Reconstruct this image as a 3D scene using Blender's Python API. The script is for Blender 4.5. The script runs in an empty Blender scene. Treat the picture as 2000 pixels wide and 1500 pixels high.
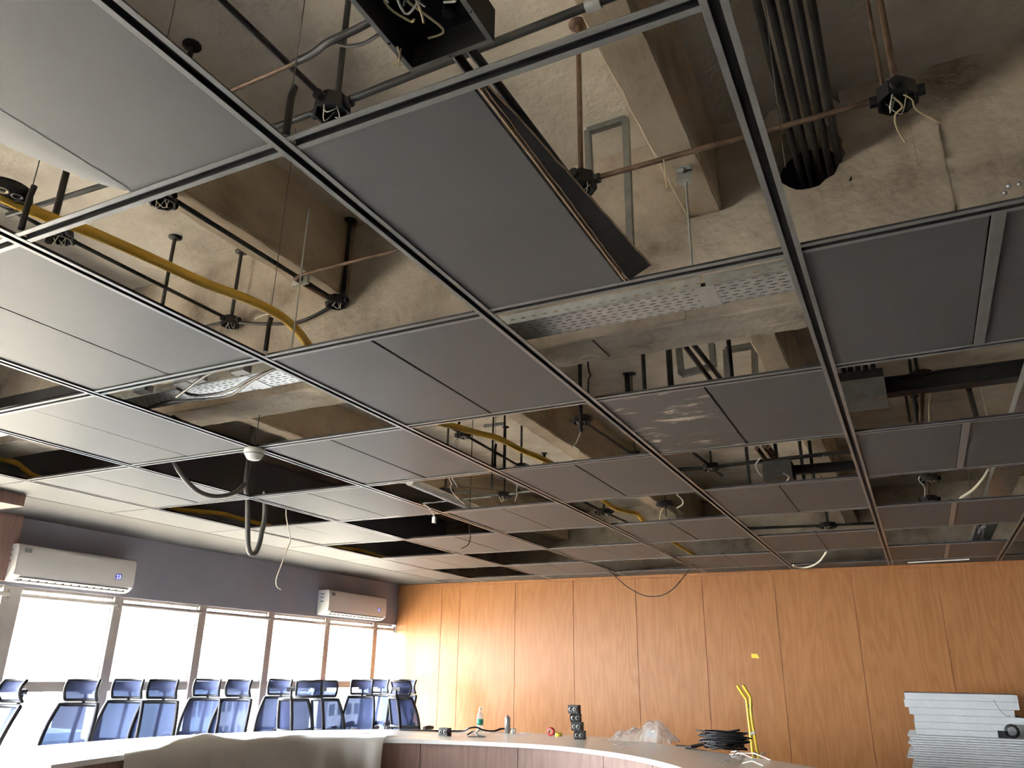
import bpy, bmesh, math, random
from mathutils import Vector, Matrix
random.seed(7)

# ------------------------------------------------------------------ camera, world, sun, exposure
ROWS = ((0.89522278, -0.14201168, -0.42238473), (0.44536692, 0.31700116, 0.83735212), (0.01498266, -0.93773288, 0.34703396))
FPX, CAMZ = 1523.767, 1.41527          # focal length in pixels of the 2000 px wide frame, camera height
scene = bpy.context.scene
col = scene.collection
cam_data = bpy.data.cameras.new('camera')
cam_data.sensor_width = 36.0
cam_data.lens = FPX / 2000 * 36.0
cam_data.clip_end = 500
cam = bpy.data.objects.new('camera', cam_data)
col.objects.link(cam)
right = Vector([r[0] for r in ROWS]); up = -Vector([r[1] for r in ROWS]); back = -Vector([r[2] for r in ROWS])
cam.matrix_world = Matrix(((right.x, up.x, back.x, 0), (right.y, up.y, back.y, 0), (right.z, up.z, back.z, CAMZ), (0, 0, 0, 1)))
scene.camera = cam

world = bpy.data.worlds.new('hazy_sky')
scene.world = world
world.use_nodes = True
bg = world.node_tree.nodes['Background']
bg.inputs['Color'].default_value = (0.96, 0.98, 1.0, 1)
bg.inputs['Strength'].default_value = 8.0

sun_data = bpy.data.lights.new('sun', 'SUN')
sun_data.energy = 12.0
sun_data.angle = 0.02
sun_data.color = (1.0, 0.93, 0.82)
sun = bpy.data.objects.new('sun', sun_data)
col.objects.link(sun)
sun.rotation_euler = (math.radians(-18), math.radians(38), 0)

vs = scene.view_settings
vs.view_transform = 'Standard'
vs.look = 'None'
vs.gamma = 1.0
vs.use_curve_mapping = False
vs.exposure = 2.66


def at(px, py, X=None, Y=None, Z=None):
    """point of the place seen at a pixel of the 2000x1500 frame, on the plane X=, Y= or Z="""
    c = (px - 1000, py - 750, FPX)
    r = [sum(a * b for a, b in zip(row, c)) for row in ROWS]
    s = X / r[0] if X is not None else Y / r[1] if Y is not None else (Z - CAMZ) / r[2]
    return Vector((r[0] * s, r[1] * s, r[2] * s + CAMZ))


# ------------------------------------------------------------------ materials
MATS = {}


def principled(name, color, rough=0.6, metal=0.0, spec=0.5):
    m = bpy.data.materials.new(name)
    m.use_nodes = True
    b = m.node_tree.nodes['Principled BSDF']
    b.inputs['Base Color'].default_value = (*color, 1)
    b.inputs['Roughness'].default_value = rough
    b.inputs['Metallic'].default_value = metal
    b.inputs['Specular IOR Level'].default_value = spec
    MATS[name] = m
    return m, m.node_tree, b


def node(nt, kind, **kw):
    n = nt.nodes.new(kind)
    for k, v in kw.items():
        if k in n.inputs:
            n.inputs[k].default_value = v
        else:
            setattr(n, k, v)
    return n


def ramp(nt, src, stops):
    r = nt.nodes.new('ShaderNodeValToRGB')
    e = r.color_ramp.elements
    e[0].position, e[0].color = stops[0][0], (*stops[0][1], 1)
    e[1].position, e[1].color = stops[-1][0], (*stops[-1][1], 1)
    for p, c in stops[1:-1]:
        k = e.new(p)
        k.color = (*c, 1)
    nt.links.new(src, r.inputs[0])
    return r


def coords(nt, scale=(1, 1, 1)):
    t = nt.nodes.new('ShaderNodeTexCoord')
    mp = nt.nodes.new('ShaderNodeMapping')
    mp.inputs['Scale'].default_value = scale
    nt.links.new(t.outputs['Object'], mp.inputs[0])
    return mp.outputs[0]


def mottled(name, stops, scale=4.0, rough=0.7, metal=0.0, spec=0.5, bump=0.0, stretch=(1, 1, 1), detail=6.0, bscale=None):
    m, nt, b = principled(name, stops[0][1], rough, metal, spec)
    c = coords(nt, stretch)
    n = node(nt, 'ShaderNodeTexNoise', Scale=scale, Detail=detail, Roughness=0.62)
    nt.links.new(c, n.inputs['Vector'])
    r = ramp(nt, n.outputs['Fac'], stops)
    nt.links.new(r.outputs[0], b.inputs['Base Color'])
    if bump:
        n2 = node(nt, 'ShaderNodeTexNoise', Scale=bscale or scale * 6, Detail=5.0)
        nt.links.new(c, n2.inputs['Vector'])
        bp = node(nt, 'ShaderNodeBump', Strength=bump, Distance=0.02)
        nt.links.new(n2.outputs['Fac'], bp.inputs['Height'])
        nt.links.new(bp.outputs[0], b.inputs['Normal'])
    return m


mottled('panel', [(0.3, (0.077, 0.078, 0.078)), (0.7, (0.087, 0.088, 0.088))], 2.2, 0.50, spec=0.52, bump=0.03, bscale=300)
mottled('soffit', [(0.3, (0.070, 0.070, 0.068)), (0.7, (0.078, 0.078, 0.075))], 1.5, 0.6, spec=0.35)
mottled('tee', [(0.3, (0.21, 0.21, 0.205)), (0.7, (0.27, 0.27, 0.26))], 9, 0.32, metal=0.35)
mottled('tee_groove', [(0.3, (0.012, 0.012, 0.016)), (0.7, (0.022, 0.022, 0.026))], 9, 0.6)
mottled('concrete', [(0.25, (0.36, 0.31, 0.255)), (0.45, (0.56, 0.50, 0.42)), (0.6, (0.66, 0.60, 0.515)), (0.8, (0.72, 0.67, 0.59))], 1.6, 0.9, spec=0.15, bump=0.5, detail=9, bscale=22)
mottled('concrete_beam', [(0.28, (0.20, 0.165, 0.13)), (0.42, (0.42, 0.36, 0.29)), (0.58, (0.56, 0.49, 0.40)), (0.8, (0.66, 0.60, 0.51))], 2.3, 0.9, spec=0.15, bump=0.6, detail=10, bscale=18)
mottled('concrete_joist', [(0.28, (0.33, 0.26, 0.19)), (0.5, (0.52, 0.43, 0.32)), (0.75, (0.64, 0.55, 0.43))], 3.0, 0.9, spec=0.15, bump=0.22, stretch=(1, 0.5, 1), bscale=30)
mottled('black_pipe', [(0.3, (0.012, 0.012, 0.012)), (0.7, (0.035, 0.034, 0.033))], 12, 0.45)
mottled('rusty_pipe', [(0.3, (0.10, 0.06, 0.04)), (0.7, (0.22, 0.15, 0.10))], 14, 0.5, metal=0.4)
mottled('black_plastic', [(0.3, (0.010, 0.010, 0.012)), (0.7, (0.025, 0.025, 0.028))], 20, 0.5)
mottled('galvanised', [(0.3, (0.50, 0.53, 0.53)), (0.7, (0.68, 0.70, 0.69))], 12, 0.38, metal=0.75)
mottled('steel_grey', [(0.3, (0.20, 0.21, 0.20)), (0.7, (0.30, 0.31, 0.30))], 12, 0.5, metal=0.5)
mottled('yellow_hose', [(0.3, (0.90, 0.54, 0.06)), (0.7, (0.96, 0.62, 0.10))], 6, 0.45)
mottled('grey_hose', [(0.3, (0.09, 0.09, 0.095)), (0.7, (0.14, 0.14, 0.14))], 10, 0.45)
mottled('white_wire', [(0.3, (0.70, 0.66, 0.55)), (0.7, (0.80, 0.77, 0.68))], 30, 0.5)
mottled('thin_wire', [(0.3, (0.16, 0.15, 0.14)), (0.7, (0.26, 0.25, 0.24))], 30, 0.5, metal=0.6)
mottled('cream_wire', [(0.3, (0.62, 0.50, 0.28)), (0.7, (0.75, 0.63, 0.40))], 30, 0.5)
mottled('torn_edge', [(0.3, (0.40, 0.27, 0.17)), (0.7, (0.56, 0.41, 0.28))], 40, 0.9, bump=0.5)
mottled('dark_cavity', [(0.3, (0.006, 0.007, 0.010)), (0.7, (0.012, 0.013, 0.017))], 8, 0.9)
mottled('box_metal', [(0.3, (0.06, 0.06, 0.058)), (0.7, (0.085, 0.085, 0.08))], 8, 0.5, metal=0.3)
mottled('wall_paint', [(0.3, (0.27, 0.27, 0.31)), (0.7, (0.30, 0.30, 0.34))], 2, 0.75, spec=0.25)
mottled('window_frame', [(0.3, (0.46, 0.43, 0.40)), (0.7, (0.52, 0.49, 0.46))], 6, 0.45, metal=0.3)
mottled('ac_white', [(0.3, (0.70, 0.69, 0.67)), (0.7, (0.74, 0.73, 0.71))], 3, 0.35)
mottled('ac_grille', [(0.3, (0.20, 0.205, 0.21)), (0.7, (0.25, 0.255, 0.26))], 10, 0.5)
mottled('floor_carpet', [(0.3, (0.22, 0.22, 0.215)), (0.7, (0.26, 0.26, 0.255))], 6, 0.9)
mottled('inner_wall', [(0.3, (0.04, 0.038, 0.036)), (0.7, (0.05, 0.048, 0.046))], 2, 0.85)
mottled('table_top', [(0.3, (0.66, 0.62, 0.55)), (0.7, (0.74, 0.70, 0.63))], 8, 0.28)
mottled('white_edge', [(0.3, (0.80, 0.80, 0.78)), (0.7, (0.84, 0.84, 0.82))], 8, 0.4)
m = mottled('sheet', [(0.3, (0.88, 0.87, 0.84)), (0.7, (0.93, 0.92, 0.89))], 4, 0.5)
nt = m.node_tree                            # thin sheeting lets some light through
tl_ = nt.nodes.new('ShaderNodeBsdfTranslucent')
tl_.inputs[0].default_value = (0.88, 0.86, 0.80, 1)
mx_ = nt.nodes.new('ShaderNodeMixShader')
mx_.inputs[0].default_value = 0.4
nt.links.new(nt.nodes['Principled BSDF'].outputs[0], mx_.inputs[1])
nt.links.new(tl_.outputs[0], mx_.inputs[2])
nt.links.new(mx_.outputs[0], nt.nodes['Material Output'].inputs[0])
mottled('chair_frame', [(0.3, (0.016, 0.017, 0.022)), (0.7, (0.030, 0.031, 0.038))], 20, 0.45)
mottled('chair_seat', [(0.3, (0.025, 0.028, 0.045)), (0.7, (0.040, 0.044, 0.065))], 60, 0.9)
mottled('board_white', [(0.3, (0.58, 0.60, 0.62)), (0.7, (0.64, 0.66, 0.68))], 6, 0.7, bump=0.2)
mottled('board_core', [(0.3, (0.36, 0.37, 0.40)), (0.7, (0.46, 0.47, 0.50))], 40, 0.85, bump=0.4)
mottled('pallet_wood', [(0.3, (0.36, 0.24, 0.13)), (0.7, (0.50, 0.36, 0.22))], 5, 0.8, stretch=(1, 8, 8))
mottled('paper', [(0.3, (0.78, 0.78, 0.78)), (0.7, (0.86, 0.86, 0.86))], 8, 0.7)
mottled('silver_can', [(0.3, (0.42, 0.44, 0.47)), (0.7, (0.50, 0.52, 0.55))], 8, 0.3, metal=0.7)
mottled('green_label', [(0.3, (0.04, 0.36, 0.22)), (0.7, (0.06, 0.42, 0.27))], 8, 0.5)
mottled('red_tape', [(0.3, (0.62, 0.03, 0.04)), (0.7, (0.72, 0.05, 0.05))], 8, 0.4)
mottled('yellow_tape', [(0.3, (0.80, 0.62, 0.04)), (0.7, (0.86, 0.70, 0.08))], 8, 0.5)
mottled('yellow_paint', [(0.3, (0.80, 0.55, 0.02)), (0.7, (0.88, 0.64, 0.05))], 8, 0.3)
mottled('blue_print', [(0.3, (0.18, 0.22, 0.42)), (0.7, (0.24, 0.28, 0.50))], 8, 0.5)
mottled('building_pale', [(0.3, (0.060, 0.062, 0.064)), (0.7, (0.072, 0.074, 0.076))], 0.3, 0.9)
mottled('building_blue', [(0.3, (0.030, 0.046, 0.058)), (0.7, (0.038, 0.056, 0.070))], 0.3, 0.6)
mottled('building_glass', [(0.3, (0.012, 0.016, 0.020)), (0.7, (0.018, 0.022, 0.028))], 0.5, 0.6, spec=0.1)
mottled('city_ground', [(0.3, (0.36, 0.31, 0.23)), (0.7, (0.46, 0.40, 0.31))], 0.05, 0.9)


def wood_material(name, dark, mid, light, rough, scale=1.0, spec=0.5):
    m, nt, b = principled(name, mid, rough, spec=spec)
    c = coords(nt, (1, 1, 0.13))
    n = node(nt, 'ShaderNodeTexNoise', Scale=3.2 * scale, Detail=2.0, Roughness=0.5)
    nt.links.new(c, n.inputs['Vector'])
    mul = node(nt, 'ShaderNodeMath', operation='MULTIPLY')
    mul.inputs[1].default_value = 22.0
    nt.links.new(n.outputs['Fac'], mul.inputs[0])
    fr = node(nt, 'ShaderNodeMath', operation='PINGPONG')
    fr.inputs[1].default_value = 1.0
    nt.links.new(mul.outputs[0], fr.inputs[0])
    c2 = coords(nt, (34 * scale, 34 * scale, 1.1))
    n2 = node(nt, 'ShaderNodeTexNoise', Scale=2.0, Detail=6.0, Roughness=0.7)
    nt.links.new(c2, n2.inputs['Vector'])
    mix = node(nt, 'ShaderNodeMix', data_type='FLOAT')
    mix.inputs[0].default_value = 0.72
    nt.links.new(fr.outputs[0], mix.inputs[2])
    nt.links.new(n2.outputs['Fac'], mix.inputs[3])
    r = ramp(nt, mix.outputs[0], [(0.22, dark), (0.5, mid), (0.8, light)])
    nt.links.new(r.outputs[0], b.inputs['Base Color'])
    return m


wood_material('wood_veneer', (0.30, 0.128, 0.045), (0.355, 0.16, 0.061), (0.41, 0.197, 0.082), 0.33, spec=0.24)
wood_material('table_wood', (0.23, 0.14, 0.11), (0.29, 0.18, 0.145), (0.35, 0.225, 0.185), 0.5)
mottled('wood_joint', [(0.3, (0.40, 0.14, 0.07)), (0.7, (0.46, 0.17, 0.09))], 6, 0.6)


def scuffed():
    m, nt, b = principled('scuffed_panel', (0.1, 0.1, 0.1), 0.5, spec=0.66)
    c = coords(nt, (2.0, 6.5, 1))
    w = node(nt, 'ShaderNodeTexNoise', Scale=1.5, Detail=9.0, Roughness=0.66, Distortion=1.1)
    nt.links.new(c, w.inputs['Vector'])
    c2 = coords(nt, (1, 1, 1))
    k = node(nt, 'ShaderNodeTexNoise', Scale=3.4, Detail=2.0)
    nt.links.new(c2, k.inputs['Vector'])
    add = node(nt, 'ShaderNodeMath', operation='MULTIPLY_ADD')
    add.inputs[1].default_value = 0.55
    nt.links.new(k.outputs['Fac'], add.inputs[0])
    nt.links.new(w.outputs['Fac'], add.inputs[2])
    r = ramp(nt, add.outputs[0], [(0.80, (0.080, 0.081, 0.081)), (0.85, (0.14, 0.13, 0.12)), (0.94, (0.62, 0.56, 0.47))])
    nt.links.new(r.outputs[0], b.inputs['Base Color'])


scuffed()


def see_through(name, color, opacity, rough=0.5, tint=None):
    """thin sheet that lets part of the light straight through (glass, net, clear plastic)"""
    m = bpy.data.materials.new(name)
    m.use_nodes = True
    nt = m.node_tree
    nt.nodes.clear()
    out = nt.nodes.new('ShaderNodeOutputMaterial')
    tr = nt.nodes.new('ShaderNodeBsdfTransparent')
    tr.inputs[0].default_value = (*(tint or [0.6 + 0.4 * v for v in color]), 1)
    pb = nt.nodes.new('ShaderNodeBsdfPrincipled')
    pb.inputs['Base Color'].default_value = (*color, 1)
    pb.inputs['Roughness'].default_value = rough
    mx = nt.nodes.new('ShaderNodeMixShader')
    mx.inputs[0].default_value = opacity
    nt.links.new(tr.outputs[0], mx.inputs[1])
    nt.links.new(pb.outputs[0], mx.inputs[2])
    nt.links.new(mx.outputs[0], out.inputs[0])
    MATS[name] = m


see_through('window_glass', (0.95, 0.98, 1.0), 0.04, 0.05)
see_through('chair_net', (0.045, 0.065, 0.16), 0.84, 0.8, (0.45, 0.55, 0.85))
see_through('clear_plastic', (0.85, 0.88, 0.88), 0.28, 0.15)
see_through('bag_plastic', (0.80, 0.81, 0.80), 0.30, 0.15)


def emitter(name, color, strength):
    m, nt, b = principled(name, color, 0.5)
    b.inputs['Emission Color'].default_value = (*color, 1)
    b.inputs['Emission Strength'].default_value = strength


emitter('display_blue', (0.03, 0.04, 0.6), 0.08)
emitter('display_digit', (0.85, 0.90, 1.0), 0.35)


# ------------------------------------------------------------------ mesh helpers
class MB:
    """collects shapes; build() links them as ONE mesh object"""

    def __init__(self):
        self.v, self.f, self.s = [], [], []

    def add(self, verts, faces, smooth=False):
        o = len(self.v)
        self.v += [tuple(p) for p in verts]
        self.f += [tuple(i + o for i in q) for q in faces]
        self.s += [smooth] * len(faces)
        return self

    def box(self, x0, x1, y0, y1, z0, z1):
        v = [(x, y, z) for z in (z0, z1) for y in (y0, y1) for x in (x0, x1)]
        return self.add(v, [(0, 2, 3, 1), (4, 5, 7, 6), (0, 1, 5, 4), (2, 6, 7, 3), (0, 4, 6, 2), (1, 3, 7, 5)])

    def bar(self, a, b, w, h, upv=(0, 0, 1)):
        """square bar from a to b, w across, h along the up vector"""
        a, b, u = Vector(a), Vector(b), Vector(upv)
        d = (b - a).normalized()
        s = d.cross(u)
        if s.length < 1e-6:
            s = d.cross(Vector((1, 0, 0)))
        s.normalize()
        u = s.cross(d)
        s, u = s * w / 2, u * h / 2
        v = [p + i * s + j * u for p in (a, b) for j in (-1, 1) for i in (-1, 1)]
        return self.add(v, [(0, 2, 3, 1), (4, 5, 7, 6), (0, 1, 5, 4), (2, 6, 7, 3), (0, 4, 6, 2), (1, 3, 7, 5)])

    def tube(self, pts, r, n=8, cap=True):
        pts = [Vector(p) for p in pts]
        rr = r if isinstance(r, (list, tuple)) else [r] * len(pts)
        rings = []
        prev = None
        for i, p in enumerate(pts):
            d = (pts[min(i + 1, len(pts) - 1)] - pts[max(i - 1, 0)]).normalized()
            ref = Vector((0, 0, 1)) if abs(d.z) < 0.9 else Vector((1, 0, 0))
            s = d.cross(ref).normalized() if prev is None else (prev - d * prev.dot(d)).normalized()
            prev = s
            u = s.cross(d)
            rings.append([p + (s * math.cos(2 * math.pi * k / n) + u * math.sin(2 * math.pi * k / n)) * rr[i] for k in range(n)])
        v = [q for ring in rings for q in ring]
        f = []
        for i in range(len(pts) - 1):
            for k in range(n):
                f.append((i * n + k, i * n + (k + 1) % n, (i + 1) * n + (k + 1) % n, (i + 1) * n + k))
        self.add(v, f, True)
        if cap:
            self.add(rings[0], [tuple(range(n - 1, -1, -1))])
            self.add(rings[-1], [tuple(range(n))])
        return self

    def lathe(self, prof, c, n=16, axis='Z'):
        c = Vector(c)
        v = []
        for r, h in prof:
            for k in range(n):
                a = 2 * math.pi * k / n
                q = (r * math.cos(a), r * math.sin(a), h)
                if axis == 'Y':
                    q = (q[0], q[2], q[1])
                elif axis == 'X':
                    q = (q[2], q[0], q[1])
                v.append(c + Vector(q))
        f = [(i * n + k, i * n + (k + 1) % n, (i + 1) * n + (k + 1) % n, (i + 1) * n + k) for i in range(len(prof) - 1) for k in range(n)]
        return self.add(v, f, True)

    def prism(self, poly, vec):
        n = len(poly)
        vec = Vector(vec)
        v = [Vector(p) for p in poly] + [Vector(p) + vec for p in poly]
        f = [tuple(range(n)), tuple(range(2 * n - 1, n - 1, -1))] + [(i, i + n, (i + 1) % n + n, (i + 1) % n) for i in range(n)]
        return self.add(v, f)

    def grid(self, rows, smooth=True):
        h, w = len(rows), len(rows[0])
        v = [p for r in rows for p in r]
        f = [(i * w + j, i * w + j + 1, (i + 1) * w + j + 1, (i + 1) * w + j) for i in range(h - 1) for j in range(w - 1)]
        return self.add(v, f, smooth)

    def mesh(self, name, mat):
        me = bpy.data.meshes.new(name)
        me.from_pydata(self.v, [], self.f)
        me.polygons.foreach_set('use_smooth', self.s)
        bm = bmesh.new()
        bm.from_mesh(me)
        bmesh.ops.recalc_face_normals(bm, faces=bm.faces)
        bm.to_mesh(me)
        bm.free()
        me.materials.append(MATS[mat])
        return me

    def build(self, name, mat, parent=None):
        return link(name, self.mesh(name, mat), parent)


def link(name, me, parent=None, loc=None):
    o = bpy.data.objects.new(name, me)
    col.objects.link(o)
    if loc is not None:
        o.location = loc
    if parent is not None:
        o.parent = parent
        if not parent.get('local'):
            o.matrix_parent_inverse = Matrix.Translation(-Vector(parent['base'])) if 'base' in parent else Matrix.Identity(4)
    return o


def tag(o, label=None, cat=None, group=None, kind=None):
    for k, v in (('label', label), ('category', cat), ('group', group), ('kind', kind)):
        if v:
            o[k] = v
    return o


def thing(name, label, cat, base=(0, 0, 0), group=None, kind=None):
    """Empty at the base of a thing; its parts are given in room coordinates"""
    o = bpy.data.objects.new(name, None)
    col.objects.link(o)
    o.location = base
    o['base'] = list(base)
    o.empty_display_size = 0.05
    return tag(o, label, cat, group, kind)


def catmull(pts, k=6):
    pts = [Vector(p) for p in pts]
    out = []
    for i in range(len(pts) - 1):
        a, b, c, d = pts[max(i - 1, 0)], pts[i], pts[i + 1], pts[min(i + 2, len(pts) - 1)]
        for j in range(k):
            t = j / k
            out.append(0.5 * ((2 * b) + (c - a) * t + (2 * a - 5 * b + 4 * c - d) * t * t + (3 * b - a - 3 * c + d) * t ** 3))
    out.append(pts[-1])
    return out


# ------------------------------------------------------------------ the setting
ZG = 2.85                                   # underside of the grid
XW, YW = -8.19, 11.889                      # window wall, wood wall
SLAB, JB, TB = 4.25, 3.71, 3.10             # slab, joist and beam undersides
GX = [-1.4653 + 1.25 * i for i in range(-4, 4)]     # main runners, i = -4 .. 3
GY = [1.3985 + 1.25 * j for j in range(-1, 9)]      # cross tees, j = -1 .. 8

o = MB().box(XW - 0.2, 5.6, -10.2, 17.2, -0.1, 0).build('floor', 'floor_carpet')
tag(o, kind='structure')

ceil = thing('ceiling', None, None, (0, 0, SLAB), kind='structure')
MB().box(XW - 0.2, 5.6, -10.2, 17.2, SLAB, SLAB + 0.2).build('slab', 'concrete', ceil)


def rough_beam(name, p0, p1, z0, z1, axis, jit, mat, n=60):
    """long concrete beam with slightly broken lower arrises; p0/p1 = (x0,y0),(x1,y1)"""
    m = MB()
    rings = []
    for k in range(n + 1):
        t = k / n
        j = lambda: random.uniform(-jit, jit)
        if axis == 'Y':
            y = p0[1] + (p1[1] - p0[1]) * t
            rings.append([(p0[0], y, z1), (p0[0] + j(), y, z0 + 0.012 + j() * .5), (p0[0] + 0.012 + j(), y, z0 + j() * .3),
                          (p1[0] - 0.012 + j(), y, z0 + j() * .3), (p1[0] + j(), y, z0 + 0.012 + j() * .5), (p1[0], y, z1)])
        else:
            x = p0[0] + (p1[0] - p0[0]) * t
            rings.append([(x, p0[1], z1), (x, p0[1] + j(), z0 + 0.012 + j() * .5), (x, p0[1] + 0.012 + j(), z0 + j() * .3),
                          (x, p1[1] - 0.012 + j(), z0 + j() * .3), (x, p1[1] + j(), z0 + 0.012 + j() * .5), (x, p1[1], z1)])
    w = 6
    v = [p for r in rings for p in r]
    f = [(i * w + k, i * w + k + 1, (i + 1) * w + k + 1, (i + 1) * w + k) for i in range(n) for k in range(w - 1)]
    f += [tuple(range(w)), tuple(range(n * w + w - 1, n * w - 1, -1))]
    m.add(v, f)
    return m.build(name, mat, ceil)


for xc in (-5.65, -3.15, -0.71, 1.80, 4.3):
    rough_beam('joist', (xc - 0.095, -10.0), (xc + 0.095, 13.4), JB, SLAB, 'Y', 0.007, 'concrete_joist', 190)
# beam across: lower part a little proud of the upper part; a hole for pipes is left near X = -0.12
T0, T1 = 3.622, 3.945
rough_beam('beam', (XW, T0), (5.4, T1), TB, 3.70, 'X', 0.006, 'concrete_beam', 140)
MB().box(XW, -0.36, T0 + 0.02, T1, 3.70, SLAB).build('beam', 'concrete_beam', ceil)
MB().box(0.02, 5.4, T0 + 0.02, T1, 3.70, SLAB).build('beam', 'concrete_beam', ceil)
# broken edge round the pipe hole
hole = [(-0.36, 3.70), (0.02, 3.70)]
m = MB()
cx, cz = -0.17, 3.92
ring = []
for k in range(28):
    a = 2 * math.pi * k / 28
    ring.append((cx + math.cos(a) * (0.175 + random.uniform(-.012, .012)), cz + math.sin(a) * (0.195 + random.uniform(-.014, .014))))
outer = []
for (x, z) in ring:
    dx, dz = x - cx, z - cz
    s = min((0.19 if dx > 0 else 0.19) / max(abs(dx), 1e-6), (0.33 if dz > 0 else 0.22) / max(abs(dz), 1e-6))
    outer.append((cx + dx * s, cz + dz * s))
v = [(x, T0 + 0.02, z) for x, z in ring] + [(x, T0 + 0.02, z) for x, z in outer] + [(x, T1, z) for x, z in ring] + [(x, T1, z) for x, z in outer]
f = []
for k in range(28):
    q = (k + 1) % 28
    f += [(k, q, 28 + q, 28 + k), (56 + k, 84 + k, 84 + q, 56 + q), (k, 56 + k, 56 + q, q)]
m.add(v, f).build('beam_opening', 'concrete_beam', ceil)
MB().box(-0.36, 0.02, T1 - .06, T1 - .05, 3.70, SLAB).build('hole_shade_plate', 'dark_cavity', ceil)  # added dark plate, stands in for the shade inside the pipe hole
rough_beam('beam', (XW, 13.4), (5.4, 13.75), TB, 3.71, 'X', 0.006, 'concrete_beam', 80)
MB().box(XW, 5.4, 13.42, 13.75, 3.71, SLAB).build('beam', 'concrete_beam', ceil)
# formwork marks: boards cast into the underside of the joist and patches on the beam
for x0, x1, z0, z1 in ((0.31, 0.42, 3.12, 3.97), (-0.95, -0.84, 3.12, 3.42)):
    MB().box(x0, x1, T0 - 0.004, T0 + 0.03, z0, z1).build('mortar_patch', 'concrete_beam', ceil)

# room walls
tag(MB().box(5.4, 5.6, -10.2, 17.2, 0, SLAB).build('wall_right', 'inner_wall'), kind='structure')
tag(MB().box(XW - 0.2, 5.6, -10.2, -10.0, 0, SLAB).build('wall_back', 'inner_wall'), kind='structure')
tag(MB().box(XW - 0.2, 5.6, 17.0, 17.2, 0, SLAB).build('wall_far', 'inner_wall'), kind='structure')

# wood wall
wf = thing('wall_front', None, None, (0, YW, 0), kind='structure')
MB().box(XW, 5.4, YW + 0.007, YW + 0.14, 0, ZG + 0.02).build('backing', 'wood_joint', wf)
seams = [XW, -7.28, -6.926, -5.874, -4.847, -3.815, -2.788, -1.756, -0.728, 0.304, 1.336, 2.368, 3.40, 4.43, 5.40]
for a, b in zip(seams, seams[1:]):
    g = 0.004
    MB().box(a + g, b - g, YW, YW + 0.007, 0.0, ZG - 0.045).build('panel', 'wood_veneer', wf)
tag(MB().box(XW, 5.4, YW - 0.012, YW + 0.02, ZG - 0.042, ZG - 0.002).build('trim_1', 'wood_veneer'), kind='structure')
# faint marks and tape
tag(MB().prism([at(1467, 1277, Y=YW - .001), at(1479, 1277, Y=YW - .001), at(1483, 1286, Y=YW - .001), at(1468, 1285, Y=YW - .001)], (0, -0.002, 0)).build('tape_scrap', 'yellow_tape'),
    'small scrap of yellow tape stuck on the wood wall', 'tape')

# window wall
wl = thing('wall_left', None, None, (XW, 4, 0), kind='structure')
HEAD, RAIL, SILL = 2.17, 1.21, 0.25
MB().box(XW - 0.2, XW, -10.2, 17.2, HEAD, SLAB).build('upper_wall', 'wall_paint', wl)
MB().box(XW - 0.2, XW, -10.2, 17.2, 0, SILL).build('lower_wall', 'wall_paint', wl)
MB().box(XW - 0.2, XW, YW, 17.2, SILL, HEAD).build('end_wall', 'wall_paint', wl)
mull = [5.06 + 1.25 * k for k in range(-12, 6)] + [YW - 0.02]
for n, (y0, y1) in enumerate(zip(mull, mull[1:])):
    w = thing('window_%d' % (n + 1), None, None, (XW, y0, SILL), kind='structure')
    wd = 0.20 if abs(y0 - 5.06) < .01 else 0.12
    MB().box(XW - 0.16, XW - 0.02, y0 - wd / 2, y0 + wd / 2, SILL, HEAD).build('mullion', 'window_frame', w)
    ya, yb = y0 + wd / 2, y1 - 0.045
    MB().box(XW - 0.13, XW - 0.05, ya, yb, RAIL - 0.055, RAIL + 0.045).build('transom', 'window_frame', w)
    MB().tube([(XW - 0.03, ya - .02, HEAD - 0.085), (XW - 0.03, yb + .02, HEAD - 0.085)], 0.026, 10).build('blind_tube', 'window_frame', w)
    MB().box(XW - 0.045, XW - 0.015, yb + .005, yb + 0.05, HEAD - 0.13, HEAD - 0.03).build('blind_bracket', 'window_frame', w)
    MB().box(XW - 0.13, XW - 0.05, ya, yb, HEAD - 0.03, HEAD).build('head_rail', 'window_frame', w)
    MB().box(XW - 0.13, XW - 0.05, ya, yb, SILL, SILL + 0.05).build('sill_rail', 'window_frame', w)
    MB().box(XW - 0.105, XW - 0.1, ya, yb, RAIL + 0.045, HEAD - 0.03).build('pane', 'window_glass', w)
    MB().box(XW - 0.105, XW - 0.1, ya, yb, SILL + 0.05, RAIL - 0.055).build('pane', 'window_glass', w)
    MB().bar((XW - 0.06, yb - 0.03, RAIL + 0.045), (XW - 0.06, yb - 0.03, HEAD - 0.03), 0.014, 0.02).build('casement_edge', 'window_frame', w)

# wood-clad pier and the bulkhead above it at the left edge
pier = thing('wall_pier', None, None, (-8.1, 4.3, 2.2), kind='structure')
MB().box(XW, -8.09, -10.0, 4.93, 2.20, ZG).build('cladding', 'table_wood', pier)
MB().box(XW, -7.02, -10.0, 4.25, 2.745, ZG - 0.002).build('bulkhead', 'table_wood', pier)

# ------------------------------------------------------------------ suspended ceiling
sus = thing('ceiling', None, None, (0, 0, ZG), kind='structure')
TW, GW = 0.062, 0.026                       # tee width, groove width


def tee_mesh(length, name):
    """slotted tee running along local Y, flanges at z = 0"""
    m = MB()
    f = (TW - GW) / 2
    for s in (-1, 1):
        a, b = sorted((s * GW / 2, s * TW / 2))
        m.box(a, b, 0, length, 0, 0.003)
    return m.mesh(name, 'tee')


def groove_mesh(length, name):
    return MB().box(-GW / 2, GW / 2, 0, length, 0.018, 0.020).box(-GW / 2 - .003, -GW / 2 + .001, 0, length, 0.002, 0.02).box(GW / 2 - .001, GW / 2 + .003, 0, length, 0.002, 0.02).mesh(name, 'tee_groove')


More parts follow.
